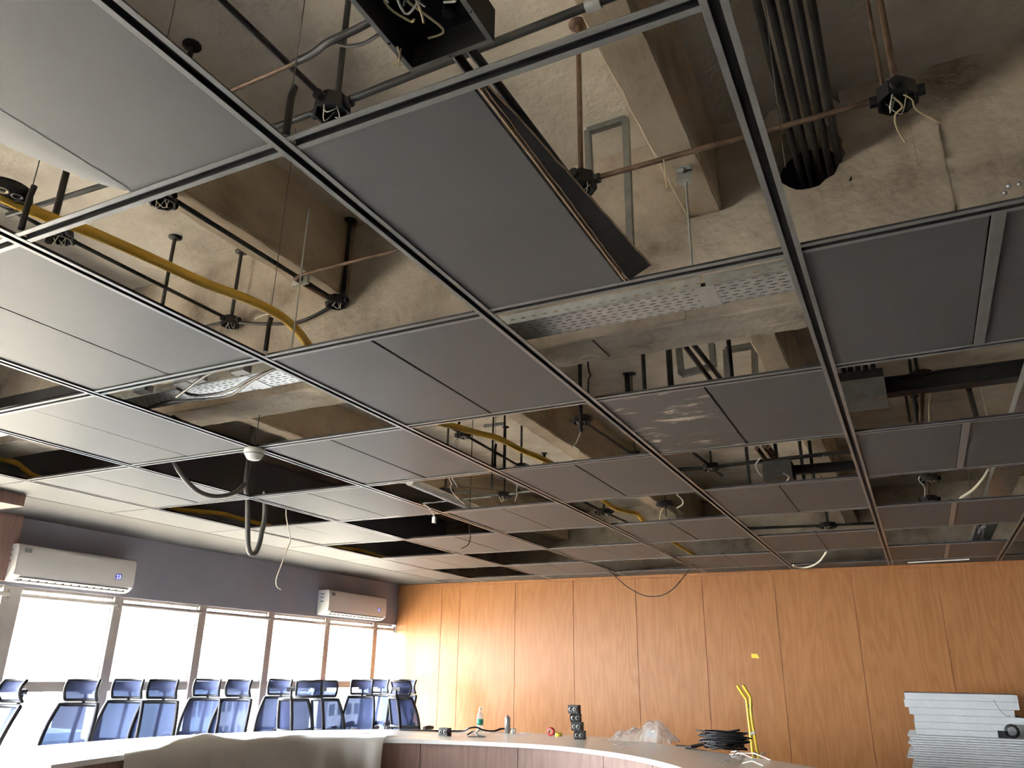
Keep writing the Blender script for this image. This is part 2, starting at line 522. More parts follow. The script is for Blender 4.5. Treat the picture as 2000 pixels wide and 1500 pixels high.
y_start, y_end = -0.4, YW - 0.02
run_me, run_gr = tee_mesh(y_end - y_start, 'main_runner'), groove_mesh(y_end - y_start, 'groove')
for x in GX:
    r = link('main_runner', run_me, sus, (x, y_start, ZG))
    g = link('groove', run_gr, None, (0, 0, 0))
    g.parent = r
cl = 1.25 - TW
cross_me, cross_gr = tee_mesh(cl, 'cross_tee'), groove_mesh(cl, 'groove')
for y in GY[1:]:
    for x in GX[:-1]:
        r = link('cross_tee', cross_me, sus, (x + TW / 2, y, ZG + 0.0015))
        r.rotation_euler = (0, 0, -math.pi / 2)
        g = link('groove', cross_gr)
        g.parent = r

PW, PL = 0.596, 1.214                       # panel size between the tees
panel_me = MB().box(-PW / 2, PW / 2, -PL / 2, PL / 2, 0, 0.013).mesh('ceiling_panel', 'panel')
scuff_me = MB().box(-PW / 2, PW / 2, -PL / 2, PL / 2, 0, 0.013).mesh('ceiling_panel', 'scuffed_panel')
edge_me = MB().box(-PW / 2, PW / 2, -PL / 2 - .012, PL / 2 + .012, 0, 0.013).mesh('ceiling_panel', 'panel')
strip_me = MB().box(-0.021, 0.021, -PL / 2, PL / 2, 0, 0.004).box(-0.003, 0.003, -PL / 2, PL / 2, 0.0, 0.03).mesh('joint_strip', 'tee')
joint_me = MB().box(-0.014, 0.014, -PL / 2, PL / 2, 0, 0.012).mesh('gap_dark_strip', 'tee_groove')  # dark strip added over the panel gap, so the opening behind it reads black
for ci in range(7):
    i = ci - 4
    for ri in range(9):
        j = ri - 1
        if (i + j) % 2:
            continue
        x0, y0 = GX[ci], GY[ri]
        for half in (0, 1):
            if (i, j) == (0, 0) and half == 1:
                continue
            if (i, j) == (-1, -1) and half == 0:
                continue
            xc = x0 + 0.022 + PW / 2 + half * 0.61
            me = scuff_me if (i, j, half) == (0, 2, 0) else panel_me
            p = link('ceiling_panel', me, sus, (xc, y0 + 0.625, ZG + 0.0045 + random.uniform(0, 0.004)))
            p.rotation_euler = (random.uniform(-.002, .002), random.uniform(-.004, .004), 0)
            if me is scuff_me:
                p['label'] = 'dark grey panel covered in pale scratches and scuffs'
        if (i, j) not in ((0, 0), (-1, -1)):
            link('gap_dark_strip', joint_me, sus, (x0 + 0.625, y0 + 0.625, ZG + 0.022))
        if i >= 1:
            link('joint_strip', strip_me, sus, (x0 + 0.625 + 0.02, y0 + 0.625, ZG + 0.001))
# half panels along the window side, then the plain soffit
for ri in range(len(GY) - 1):
    if GY[ri] > 2:
        link('ceiling_panel', edge_me, sus, (GX[0] - 0.031 - PW / 2 + .006, GY[ri] + 0.625, ZG + 0.004))
MB().box(XW + 0.004, GX[0] - 0.031 - PW - .004, 1.4, YW, ZG + 0.003, ZG + 0.016).build('soffit', 'soffit', sus)
MB().box(GX[0] - 0.7, GX[-1], GY[-1] + 0.031, YW, ZG + 0.003, ZG + 0.016).build('soffit', 'soffit', sus)

# the panel that hangs torn at the upper left: a flap of its face peels down
A0 = at(258, 376, Z=ZG)
fl = MB()
rows = []
xl = GX[3] + 0.625 + 0.02
for k in range(15):
    t = k / 14
    y = GY[0] + 0.06 + 1.15 * t
    w = 0.165 * (1 - 0.62 * max(0, (t - 0.72) / 0.28)) if t < 0.985 else 0.03
    rows.append([(xl - w * s, y + random.uniform(-.004, .004), ZG + 0.004 + 0.010 * s * s * (0.6 + .4 * math.sin(3 * t))) for s in (0, .33, .66, 1)])
fl.grid(rows)
fl.grid([[(x, y, z + 0.004) for x, y, z in r] for r in rows])
p = fl.build('panel_flap', 'panel', sus)
p['label'] = 'torn panel edge sagging below the grid'

# the narrow broken strip of panel beside the big one: it stands tilted up on its torn edge
e0, e1 = GX[4] + 0.031 + PW + 0.012, GY[1]
tl = MB()
L = 1.19
ys = [GY[1] + 0.04 + L * k / 24 for k in range(25)]
wv = lambda t: 0.004 + 0.085 * t ** 0.9
low = [Vector((e0 + .006 + random.uniform(-.002, .002), y, ZG + 0.012)) for y in ys]
hi = [Vector((e0 + .006 + wv(k / 24) + random.uniform(-.003, .003), y, ZG + 0.02 + 0.035 * (k / 24))) for k, y in enumerate(ys)]
tl.grid([low, hi], False)
off = Vector((-0.008, 0, 0.010))
tl.grid([[p + off for p in low], [p + off for p in hi]], False)
t = tl.build('panel_strip', 'box_metal', sus)
t['label'] = 'dark broken strip of panel tilted up beside the big grey panel'
ed = MB()
ed.tube(hi, 0.0035, 6)
ed.tube([p + Vector((-.002, 0, -0.002)) for p in low], 0.0025, 6)
q = ed.build('torn_edge', 'torn_edge')
q.parent = t
# torn paper edge of the big panel
ed = MB().box(e0 - 0.010, e0 - 0.006, GY[1] + 0.03, GY[1] + 1.22, ZG + 0.004, ZG + 0.016)
ed.build('torn_edge', 'torn_edge', sus)

# ------------------------------------------------------------------ things above the grid
def flange(m, p, r=0.045):
    m.lathe([(0.0, 0.0), (r, 0.0), (r, -0.008), (0.018, -0.016), (0.0, -0.016)], p, 12)


def jbox(parent, p, rz=0.0, s=0.062, open_wires=True, mat='black_plastic'):
    """cast conduit box: eight-sided open body, hub sockets, loose wires inside"""
    p = Vector(p)
    ring = [(math.cos(rz + math.pi / 8 + k * math.pi / 4), math.sin(rz + math.pi / 8 + k * math.pi / 4)) for k in range(8)]
    m = MB()
    prof = [(0.55 * s, 0.03), (s, 0.03), (s * 1.06, -0.03), (0.92 * s, -0.03), (0.88 * s, 0.018), (0.0, 0.018)]
    v, f = [], []
    for r, h in prof:
        v += [p + Vector((c * r, q * r, h)) for c, q in ring]
    for a in range(len(prof) - 1):
        f += [(a * 8 + k, a * 8 + (k + 1) % 8, a * 8 + 8 + (k + 1) % 8, a * 8 + 8 + k) for k in range(8)]
    f.append(tuple(range(8)))
    m.add(v, f)
    b = m.build('junction_box', mat, parent)
    for k in range(4):
        d = Vector((math.cos(rz + k * math.pi / 2), math.sin(rz + k * math.pi / 2), 0))
        q = MB().tube([p + d * s * 0.8, p + d * s * 1.32], 0.021, 8).build('hub', mat)
        q.parent = b
        q.matrix_parent_inverse = b.matrix_parent_inverse.inverted() @ b.matrix_parent_inverse
    if open_wires:
        w = MB()
        for k in range(3):
            a = random.uniform(0, 6.28)
            c0 = p + Vector((math.cos(a) * s * .5, math.sin(a) * s * .5, 0.01))
            c1 = p + Vector((math.cos(a + 1.2) * s * .45, math.sin(a + 1.2) * s * .45, -0.035 - random.uniform(0, .03)))
            c2 = p + Vector((math.cos(a + 2.6) * s * .6, math.sin(a + 2.6) * s * .6, -0.01))
            w.tube(catmull([c0, c1, c2], 4), 0.0022, 5)
        q = w.build('wire_end', 'white_wire')
        q.parent = b
    return b


def drop(parent, x, y, z0, r=0.0125, mat='black_pipe', fl=True, z1=SLAB):
    MB().tube([(x, y, z1), (x, y, z0)], r, 8).build('drop_pipe', mat, parent)
    if fl:
        m = MB()
        flange(m, (x, y, z1))
        m.build('flange', mat, parent)


def pipe(parent, pts, r=0.0125, mat='black_pipe', name='conduit', k=0):
    pts = [Vector(p) for p in pts]
    return MB().tube(catmull(pts, k) if k else pts, r, 8).build(name, mat, parent)


def wire_thing(name, pts, r, mat, label, cat='cable', group=None, k=8, n=6):
    return tag(MB().tube(catmull(pts, k), r, n).build(name, mat), label, cat, group)


# run over the left opening, in front of the cross beam
c = thing('conduit_run', 'black conduit with a drop pipe and box before the beam, left of the joist', 'conduit', (-4.02, 3.5, 3.7), 'conduit runs above the grid')
jbox(c, (-4.01, 3.56, 3.69)); drop(c, -4.01, 3.56, 3.72)
pipe(c, [(-4.03, 2.36, 3.70), (-4.01, 3.50, 3.70)])
jbox(c, (-4.04, 2.30, 3.70)); pipe(c, [(-4.04, 2.24, 3.70), (-4.02, 0.6, 3.70)])
pipe(c, [(-4.1, 3.56, 3.70), (-5.2, 3.56, 3.70)])
MB().tube(catmull([(-3.95, 3.57, 3.68), (-3.7, 3.57, 3.62), (-3.4, 3.58, 3.58), (-3.16, 3.59, 3.64)], 6), 0.012, 8).build('flexible_conduit', 'black_pipe', c)

# run clipped below the left joist
c = thing('conduit_run', 'black conduit run clipped along the underside of the left joist', 'conduit', (-3.13, 2.2, 3.66), 'conduit runs above the grid')
jbox(c, (-3.14, 2.24, 3.655)); pipe(c, [(-3.12, 2.3, 3.672), (-3.10, 3.52, 3.672)], 0.014)
jbox(c, (-3.08, 3.565, 3.655)); drop(c, -3.03, 3.56, 3.68)
pipe(c, [(-3.10, 3.52, 3.655), (-3.11, 3.24, 3.652), (-3.09, 3.19, 3.65), (-2.98, 3.17, 3.65), (-2.6, 3.17, 3.65), (-1.75, 3.17, 3.65)], 0.011, 'rusty_pipe', 'bent_conduit', 4)
MB().box(-3.17, -3.05, 3.24, 3.262, 3.635, 3.70).build('pipe_clip', 'galvanised', c)

# near run, above the first opening
c = thing('conduit_run', 'black conduit meeting an open box with a drop pipe, near the top edge', 'conduit', (-1.70, 1.83, 3.42), 'conduit runs above the grid')
jbox(c, (-1.70, 1.83, 3.40), s=0.068); drop(c, -1.69, 1.84, 3.43)
pipe(c, [(-1.72, 0.4, 3.42), (-1.71, 1.76, 3.42)], 0.0125)
pipe(c, [(-2.9, 1.83, 3.41), (-1.78, 1.83, 3.41)], 0.0125)
pipe(c, [(-1.62, 1.83, 3.41), (-0.35, 1.80, 3.41)], 0.015)
MB().tube([(-0.67, 1.808, 3.41), (-0.62, 1.808, 3.41)], 0.021, 10).build('coupling', 'galvanised', c)
# thin rod with the taped cable hanging on it
c = thing('thin_conduit', 'thin bare conduit with black taped cable running across to the metal box', 'conduit', (-1.9, 1.5, 3.42))
pipe(c, [at(440, 182, Z=3.35), at(580, 122, Z=3.35)], 0.008, 'rusty_pipe')
MB().tube(catmull([at(575, 122, Z=3.35), at(610, 105, Z=3.33), at(640, 83, Z=3.3), at(690, 60, Z=3.3), at(745, 30, Z=3.3)], 5), 0.013, 8).build('taped_cable', 'black_plastic', c)
MB().tube(catmull([at(655, 85, Z=3.3), at(680, 90, Z=3.26), at(712, 84, Z=3.2), at(742, 66, Z=3.08)], 5), 0.006, 6).build('thin_cable', 'black_plastic', c)

# middle run with the long cross pipe
c = thing('conduit_run', 'black conduit box with tall drop pipe beside the tilted panel strip', 'conduit', (-1.02, 2.64, 3.38), 'conduit runs above the grid')
jbox(c, (-1.02, 2.64, 3.375), s=0.066); drop(c, -1.02, 2.645, 3.40, 0.0125, 'rusty_pipe')
pipe(c, [(-0.95, 2.64, 3.38), (0.13, 2.63, 3.38)], 0.0115, 'rusty_pipe')
jbox(c, (0.20, 2.63, 3.375), s=0.068)
drop(c, 0.205, 2.635, 3.40, 0.0125, 'rusty_pipe'); drop(c, 0.165, 2.66, 3.40, 0.008, 'rusty_pipe')
m = MB()
m.tube(catmull([at(1745, 190, Z=3.35), at(1762, 208, Z=3.33), at(1748, 225, Z=3.31), at(1752, 250, Z=3.29), at(1768, 277, Z=3.27)], 5), 0.004, 6)
m.tube(catmull([at(1765, 185, Z=3.35), at(1782, 195, Z=3.34), at(1790, 215, Z=3.32), at(1838, 240, Z=3.28)], 5), 0.003, 6)
m.build('loose_wire', 'cream_wire', c)
pipe(thing('conduit_run', 'short black conduit from the pull box to behind the torn panel edge', 'conduit', (-0.945, 1.5, 3.06), 'conduit runs above the grid'), [(-0.945, 1.44, 3.06), (-0.95, 2.9, 3.06)], 0.0155)
pipe(thing('conduit_run', 'long black conduit slanting from the pull box past the tilted panel strip', 'conduit', (-0.89, 1.5, 3.06), 'conduit runs above the grid'), [(-0.897, 1.44, 3.055), (-0.88, 2.14, 3.055), (-0.855, 2.9, 3.055)], 0.0155)

# lone drops and stubs
for (px, py, zb, lab) in ((342, 463, 3.42, 'black drop pipe with round flange left of the joist, behind the yellow hose'), (375, 88, 3.6, 'black pipe stub with flange high in the top left opening')):
    q = at(px, py, Z=SLAB)
    c = thing('drop_pipe', lab, 'pipe', (q.x, q.y, zb))
    drop(c, q.x, q.y, zb)
c = thing('drop_pipe', 'black drop pipe at the far left by the round black plate', 'pipe', (-3.05, 1.9, 3.4))
q = at(126, 350, Z=3.3); drop(c, q.x, q.y, 3.0, 0.014)
pipe(c, [at(15, 420, Z=3.3), at(240, 350, Z=3.3)], 0.012)

# round black plate with rings
q = at(12, 382, Z=3.1)
c = thing('round_plate', 'round black plate with ringed knockouts at the left edge', 'cover plate', q)
MB().lathe([(0, 0.03), (0.085, 0.03), (0.09, 0.0), (0.085, -0.006), (0.0, -0.006)], q, 24).build('plate', 'black_plastic', c)
for k in range(6):
    a = k * math.pi / 3 + .3
    MB().lathe([(0.020, -0.006), (0.024, -0.011), (0.016, -0.011), (0.013, -0.006)], q + Vector((math.cos(a) * .052, math.sin(a) * .052, 0)), 14).build('ring', 'cream_wire' if k in (4, 5) else 'grey_hose', c)

# metal pull box full of wires
pb = thing('pull_box', 'open black metal pull box full of loose wires at the top edge', 'junction box', (-0.93, 1.2, 3.0))
bx0, bx1, by0, by1, bz0, bz1 = -1.06, -0.795, 0.86, 1.438, 3.0, 3.11
t = 0.004
m = MB()
m.box(bx0, bx0 + t, by0, by1, bz0, bz1).box(bx1 - t, bx1, by0, by1, bz0, bz1).box(bx0, bx1, by0, by0 + t, bz0, bz1).box(bx0, bx1, by1 - t, by1, bz0, bz1)
m.box(bx0, bx1, by0, by1, bz1 - t, bz1)
m.build('body', 'box_metal', pb)
m = MB().box(bx0, bx0 + .014, by0, by1, bz0 - .002, bz0).box(bx1 - .014, bx1, by0, by1, bz0 - .002, bz0).box(bx0 + .014, bx1 - .014, by1 - .014, by1, bz0 - .002, bz0).box(bx0 + .014, bx1 - .014, by0, by0 + .014, bz0 - .002, bz0)
m.build('rim', 'steel_grey', pb)
MB().box(bx0 + t, bx1 - t, by0 + t, by1 - t, bz1 - .007, bz1 - .0045).build('lining', 'dark_cavity', pb)
for (x, y) in ((bx0 + .007, 1.32), (bx1 - .007, 1.32), (-0.93, by1 - .007)):
    MB().lathe([(0.0, -.004), (0.004, -.004), (0.004, 0)], (x, y, bz0), 8).build('screw', 'black_plastic', pb)
for x in (-0.86, -0.90):
    MB().tube([(x, 1.37, bz1 - .03), (x, 1.37, bz1)], 0.018, 10).build('bushing', 'black_plastic', pb)
for k in range(16):
    x, y = random.uniform(-1.0, -0.85), random.uniform(1.0, 1.3)
    pts = [(x, y - .05, 3.10), (x + random.uniform(-.05, .05), y + random.uniform(-.04, .05), 3.07), (x + random.uniform(-.06, .06), y + random.uniform(0, .09), 3.03), (x + random.uniform(-.07, .05), y + random.uniform(.03, .12), random.choice((3.05, 3.0, 2.985)))]
    MB().tube(catmull(pts, 5), random.choice((0.0022, 0.003, 0.0035)), 6).build('wire', random.choice(('white_wire', 'grey_hose', 'grey_hose', 'cream_wire', 'steel_grey')), pb)
m = MB()
m.tube(catmull([at(776, 92, Z=3.0), at(783, 110, Z=2.97), at(778, 118, Z=2.96), at(768, 126, Z=2.955)], 5), 0.003, 6)
m.tube(catmull([at(783, 95, Z=3.0), at(780, 118, Z=2.95), at(780, 130, Z=2.94)], 5), 0.002, 6)
m.build('wire', 'cream_wire', pb)

# five pipes through the beam to a grey box
c = thing('pipe_bundle', 'five black pipes side by side passing through the broken hole in the beam', 'pipes', (-0.12, 2.4, 3.83))
for k in range(5):
    x = -0.215 + 0.047 * k
    pipe(c, [(x, -1.5, 3.84), (x, 3.5, 3.84), (x, 5.2, 3.84), (x, 5.42, 3.80), (x, 5.5, 3.70), (x, 5.5, 3.36)], 0.0165, name='pipe', k=4)
gb = thing('pull_box', 'grey box under the ends of five pipes, right of the long brown runner', 'junction box', (-0.1, 5.55, 3.2))
MB().box(-0.30, 0.03, 5.42, 5.72, 3.30, 3.36).build('lid', 'black_plastic', gb)
MB().box(-0.30, 0.03, 5.42, 5.72, 3.17, 3.30).build('body', 'steel_grey', gb)
c = thing('wire_duct', 'wide black duct running right from the grey box', 'duct', (0.5, 5.66, 3.3))
MB().box(0.03, 2.2, 5.60, 5.72, 3.24, 3.34).build('duct', 'black_plastic', c)
MB().box(0.03, 2.2, 5.59, 5.73, 3.335, 3.35).build('cover', 'black_pipe', c)

# right opening: box, drop pipes, wires
c = thing('conduit_run', 'black box with brown pipe and curled wire, in front of the black duct', 'conduit', (0.27, 5.3, 3.4), 'conduit runs above the grid')
q = at(1800, 735, Z=3.38); jbox(c, q, s=0.07); drop(c, q.x - .02, q.y + .01, 3.40)
MB().tube([q + Vector((0, 0, -.02)), at(1799, 826, Z=3.0)], 0.016, 8).build('conduit', 'rusty_pipe', c)
m = MB()
m.tube(catmull([at(1802, 745, Z=3.34), at(1817, 762, Z=3.3), at(1815, 790, Z=3.2), at(1815, 828, Z=3.05)], 6), 0.004, 6)
m.tube(catmull([at(1803, 752, Z=3.3), at(1796, 762, Z=3.27), at(1808, 770, Z=3.25)], 6), 0.003, 6)
m.build('loose_wire', 'cream_wire', c)
for px0, py0, px1, py1 in ((1776, 702, 1790, 828), (1785, 770, 1797, 822)):
    pipe(c, [at(px0, py0, Y=6.3), at(px1, py1, Y=6.3)], 0.012)
c = thing('conduit_run', 'dark conduit crossing the slab at the right above the wide duct', 'conduit', (0.6, 6.6, 3.5), 'conduit runs above the grid')
pipe(c, [at(1892, 760, Z=3.55), at(1908, 818, Z=3.55)], 0.022)
c = thing('drop_pipe', 'short flanged pipe stub beside the black box at right', 'pipe', (0.0, 7, 3.9))
q = at(1764, 742, Z=SLAB); drop(c, q.x, q.y, 3.8)
# galvanised channel on the right with its rods
c = thing('steel_channel', 'galvanised channel hung on a threaded rod at the right edge', 'channel', (0.9, 6, 3.15))
MB().box(0.80, 1.02, 5.0, 12.8, 3.16, 3.165).box(0.80, 0.806, 5.0, 12.8, 3.165, 3.23).box(1.014, 1.02, 5.0, 12.8, 3.165, 3.23).build('channel', 'galvanised', c)
for y in (5.3, 8.2):
    MB().tube([(0.85, y, SLAB), (0.85, y, 3.16)], 0.006, 6).build('threaded_rod', 'galvanised', c)
# bolted bracket, right edge
q = at(1962, 378, Z=2.93)
c = thing('steel_bracket', 'grey steel bracket with three bolts standing on the right cross tee', 'bracket', q)
MB().box(q.x - .03, q.x + .12, q.y, q.y + .05, ZG + .026, ZG + .034).bar((q.x + .02, q.y + .02, ZG + .03), (q.x + .11, q.y + .03, ZG + .12), 0.05, 0.006).build('plate', 'steel_grey', c)
for dx, dz in ((0.0, 0.0), (0.015, .022), (0.045, .022)):
    MB().lathe([(0.0, -.008), (0.007, -.006), (0.008, 0), (0.0, 0)], (q.x + dx, q.y - .002, q.z + dz), 8, 'Y').build('bolt', 'galvanised', c)

# yellow hose along the left bay (passes over the panels)
yp = [(-3.0, 0.6, 3.1)] + [at(px, py, Z=3.1) for px, py in ((50, 405), (170, 450), (300, 507), (400, 553), (480, 583), (540, 612), (575, 640), (605, 678))]
yp = [Vector(p) for p in yp] + [Vector((-2.95, 3.5, 3.02)), Vector((-2.96, 4.1, 3.04)), Vector((-2.90, 4.45, 3.08))]
yp += [at(px, py, Z=3.1) for px, py in ((885, 832), (930, 845), (975, 857), (1020, 880), (1050, 892), (1076, 905))]
yp += [Vector((-2.62, 6.6, 3.1)), Vector((-2.72, 7.2, 3.1))] + [at(px, py, Z=3.1) for px, py in ((1180, 979), (1200, 992), (1222, 998), (1245, 1004), (1258, 1019))]
yp += [Vector((-2.7, 9.6, 3.05)), Vector((-2.75, 11.5, 3.05))]
wire_thing('flexible_hose', yp, 0.0235, 'yellow_hose', 'bright yellow flexible hose snaking over the middle openings', 'hose', k=6, n=10)
yl = [Vector((-6.9, 2.6, 3.1))] + [at(px, py, Z=3.1) for px, py in ((0, 895), (45, 915), (82, 935))] + [Vector((-7.40, 5.4, 3.1))] + [at(px, py, Z=3.1) for px, py in ((340, 993), (380, 998), (430, 1003), (470, 1013))]
yl += [Vector((-7.2, 7.8, 3.1)), Vector((-7.55, 8.6, 3.1))] + [at(px, py, Z=3.1) for px, py in ((640, 1068), (690, 1073), (720, 1080), (752, 1089))] + [Vector((-7.3, 11.2, 3.1))]
wire_thing('flexible_hose', yl, 0.026, 'yellow_hose', 'dull yellow flexible hose in the shaded openings nearest the windows', 'hose', k=6, n=10)

# perforated cable tray across the room
tr = thing('cable_tray', 'long perforated galvanised cable tray below the cross beam', 'cable tray', (-3, 3.06, 2.97))
ty0, ty1, tz = 2.985, 3.185, 2.955


def tray_section(x0, x1):
    m = MB()
    rows, sl, sw, pitch = 7, 0.026, 0.0075, 0.05
    gap = (ty1 - ty0) / rows
    for r in range(rows):
        yc = ty0 + gap * (r + .5)
        m.box(x0, x1, yc - gap / 2, yc - sw / 2, tz, tz + .0015)
        m.box(x0, x1, yc + sw / 2, yc + gap / 2, tz, tz + .0015)
        x = x0
        ofs = 0.012 + (0.25 * (r % 2)) * pitch
        while x < x1:
            e = min(x + pitch - sl, x1)
            a = x0 if x == x0 else x
            m.box(a, min(e + (ofs if x == x0 else 0), x1), yc - sw / 2, yc + sw / 2, tz, tz + .0015)
            x = e + (ofs if x == x0 else 0) + sl
    for y in (ty0, ty1 - .0015):
        m.box(x0, x1, y, y + .0015, tz, tz + .016).box(x0, x1, y, y + .0015, tz + .024, tz + .05)
        x = x0
        while x < x1:
            m.box(x, min(x + .032, x1), y, y + .0015, tz + .016, tz + .024)
            x += 0.055
        m.box(x0, x1, y - (.0 if y > 3.1 else -.0), y + .012 if y < 3.1 else y + .0015, tz + .0485, tz + .05)
    return m.build('tray_section', 'galvanised', tr)


for a, b in ((-7.6, -5.25), (-5.2, -3.22), (-3.2, -0.62), (-0.6, 1.4)):
    tray_section(a, b)
for x in (-5.22, -3.21, -0.61):
    MB().box(x - .04, x + .04, ty0 - .003, ty1 + .003, tz - .003, tz - .001).build('coupler', 'galvanised', tr)
lm = thing('slot_dark_cables', 'added mat of black cables darkening the slots of the long cable tray', 'cables', (-3, 3.08, 2.96))  # cables added as a dark liner, so the tray slots look dark
for k in range(8):
    yy = ty0 + .018 + k * .0235
    MB().tube([(-7.5 + .9 * i, yy + random.uniform(-.004, .004), tz + .0135) for i in range(10)], 0.0115, 6).build('cable', 'black_plastic', lm)
# rod and bracket that carry the tray below the right joist
c = thing('hanger_rod', 'threaded rod with bolted bracket under the right joist', 'hanger', (-0.70, 3.2, 3.0))
MB().tube([(-0.697, 3.20, 3.66), (-0.697, 3.20, 2.96)], 0.0055, 8).build('rod', 'galvanised', c)
MB().box(-0.735, -0.665, 3.165, 3.225, 3.699, 3.707).box(-0.735, -0.665, 3.195, 3.203, 3.64, 3.70).box(-0.735, -0.665, 3.165, 3.225, 3.636, 3.644).build('bracket', 'galvanised', c)
MB().lathe([(0, -.012), (0.012, -.012), (0.012, 0)], (-0.70, 3.18, 3.699), 6).build('nut', 'steel_grey', c)
c = thing('hanger_rod', 'thin bare rod beside the yellow hose, ending on the grid', 'hanger', (-2.9, 3.3, 2.9))
q = at(570, 680, Z=2.9)
MB().tube([(q.x, q.y, 3.70), (q.x, q.y, 2.86)], 0.0045, 6).build('rod', 'galvanised', c)

# cables lying along the left part of the tray
c = thing('cable_loom', 'tangle of dark cables and broken fixtures lying on the left cable tray', 'cables', (-4.2, 3.0, 2.95))
for k, pts in enumerate((((600, 700), (560, 712), (500, 735), (440, 765), (380, 772), (345, 758)), ((612, 705), (540, 720), (490, 745), (440, 775), (330, 785), (290, 797)), ((470, 705), (430, 722), (400, 735), (345, 775)))):
    MB().tube(catmull([at(x, y, Z=2.92 - .01 * k) for x, y in pts], 5), 0.008, 7).build('cable', 'black_plastic', c)
for px, py in ((360, 745), (385, 738), (470, 722), (280, 760)):
    q = at(px, py, Z=2.95)
    MB().box(q.x - .05, q.x + .05, q.y - .03, q.y + .03, q.z - .02, q.z + .02).build('fixture_block', 'ac_grille', c)
MB().box(-5.2, -3.6, 2.78, 2.86, 2.96, 3.03).build('wire_duct', 'black_plastic', c)
wire_thing('cable', [at(x, y, Z=2.875) for x, y in ((338, 814), (352, 822), (368, 828), (383, 838))], 0.012, 'black_plastic', 'short black cable end poking out beside the concrete beam underside')

# welded steel hanger frames
def frame(name, label, pts, Yp, closed, sec=0.032, group='welded steel hanger frames'):
    c = thing(name, label, 'frame', at(*pts[0], Y=Yp), group)
    P = [at(x, y, Y=Yp) for x, y in pts]
    for a, b in list(zip(P, P[1:])) + ([(P[-1], P[0])] if closed else []):
        MB().bar(a, b, sec, sec, (0, 1, 0)).build('bar', 'steel_grey', c)
    return c


frame('trapeze_support', 'grey steel hanger frame standing beside the right joist, largest of three', ((1152, 345), (1148, 257), (1222, 233), (1232, 487)), 3.35, False, 0.034)
frame('trapeze_support', 'grey steel U-shaped frame with pipes through it beyond the beam', ((1325, 672), (1331, 731), (1394, 716), (1390, 672)), 5.6, False, 0.045)
frame('trapeze_support', 'grey steel arch-shaped frame beside the joist beyond the beam', ((1421, 740), (1418, 684), (1473, 675), (1475, 735)), 6.0, False, 0.045)
c = thing('conduit_run', 'pair of dark conduits sloping through the steel U-shaped frame', 'conduit', (-1.2, 6, 3.4), 'conduit runs above the grid')
for a, b in (((1335, 672), (1390, 745)), ((1352, 670), (1412, 745))):
    pipe(c, [at(*a, Z=3.45), at(*b, Z=3.45)], 0.018)
for k, (px, py, yb, lab) in enumerate(((1133, 700, 2.95, 'leftmost black drop pipe behind the beam'), (1258, 690, 2.95, 'tall black drop pipe behind the beam, left of the steel frames'), (1310, 700, 2.95, 'thick black drop pipe just left of the U-shaped frame'), (1427, 662, 2.95, 'black drop pipe in front of the arch-shaped steel frame'))):
    q = at(px, py + 50, Z=3.3)
    drop(thing('drop_pipe', lab, 'pipe', (q.x, q.y, yb), 'drop pipes beyond the beam'), q.x, q.y, yb, 0.015 if k != 2 else 0.022)
q = at(1225, 730, Z=SLAB)
drop(thing('drop_pipe', 'short flanged drop pipe with wide plate behind the beam', 'pipe', (q.x, q.y, 3.6)), q.x, q.y, 3.6, 0.03)
c = thing('hanger_wire', 'dark wire with loop knotted at the underside of the beam', 'wire', at(1150, 765, Z=2.9))
MB().tube(catmull([at(1148, 706, Z=TB), at(1150, 725, Z=3.05), at(1153, 733, Z=3.03), at(1149, 742, Z=3.0), at(1149, 766, Z=2.9)], 5), 0.005, 6).build('wire', 'black_plastic', c)
MB().tube(catmull([at(1132, 700, Z=TB - .005), at(1150, 694, Z=TB - .005), at(1172, 696, Z=TB - .006), at(1150, 702, Z=TB - .01), at(1136, 702, Z=TB - .01)], 5), 0.003, 6).build('loop', 'white_wire', c)
MB().tube([at(1158, 665, Z=TB - .003), at(1190, 696, Z=TB - .003)], 0.003, 6).build('tie', 'black_plastic', c)

# opening with hose beyond the beam
c = thing('conduit_run', 'black conduit with two boxes under the far yellow hose bend', 'conduit', (-3.4, 5.7, 3.4), 'conduit runs above the grid')
q0, q1 = at(905, 848, Z=3.4), at(1018, 912, Z=3.4)
jbox(c, q0); jbox(c, q1)
pipe(c, [(q0.x, 4.3, 3.4), q0], 0.0125); pipe(c, [q0, q1], 0.0125); drop(c, q1.x, q1.y, 3.42); drop(c, q0.x - .05, q0.y, 3.42)
m = MB()
m.tube(catmull([q0 + Vector((0, 0, -.02)), at(888, 862, Z=3.3), at(893, 878, Z=3.25), at(900, 866, Z=3.3), at(898, 858, Z=3.35)], 5), 0.004, 6)
m.build('loose_wire', 'white_wire', c)
c = thing('conduit_run', 'black box and conduit beside the far joist, with a dangling wire', 'conduit', (-2.25, 5.8, 3.4), 'conduit runs above the grid')
q0, q1 = at(1135, 820, Z=3.4), at(1240, 890, Z=3.4)
jbox(c, q0, s=0.075); jbox(c, q1)
pipe(c, [q0, q1], 0.0125); drop(c, q0.x, q0.y, 3.42); drop(c, q1.x, q1.y, 3.42, 0.006)
m = MB()
m.tube(catmull([q0 + Vector((0, 0, -.03)), at(1137, 835, Z=3.3), at(1127, 862, Z=3.2), at(1121, 872, Z=3.15), at(1131, 880, Z=3.1), at(1130, 899, Z=3.0)], 6), 0.005, 6)
m.build('loose_wire', 'white_wire', c)
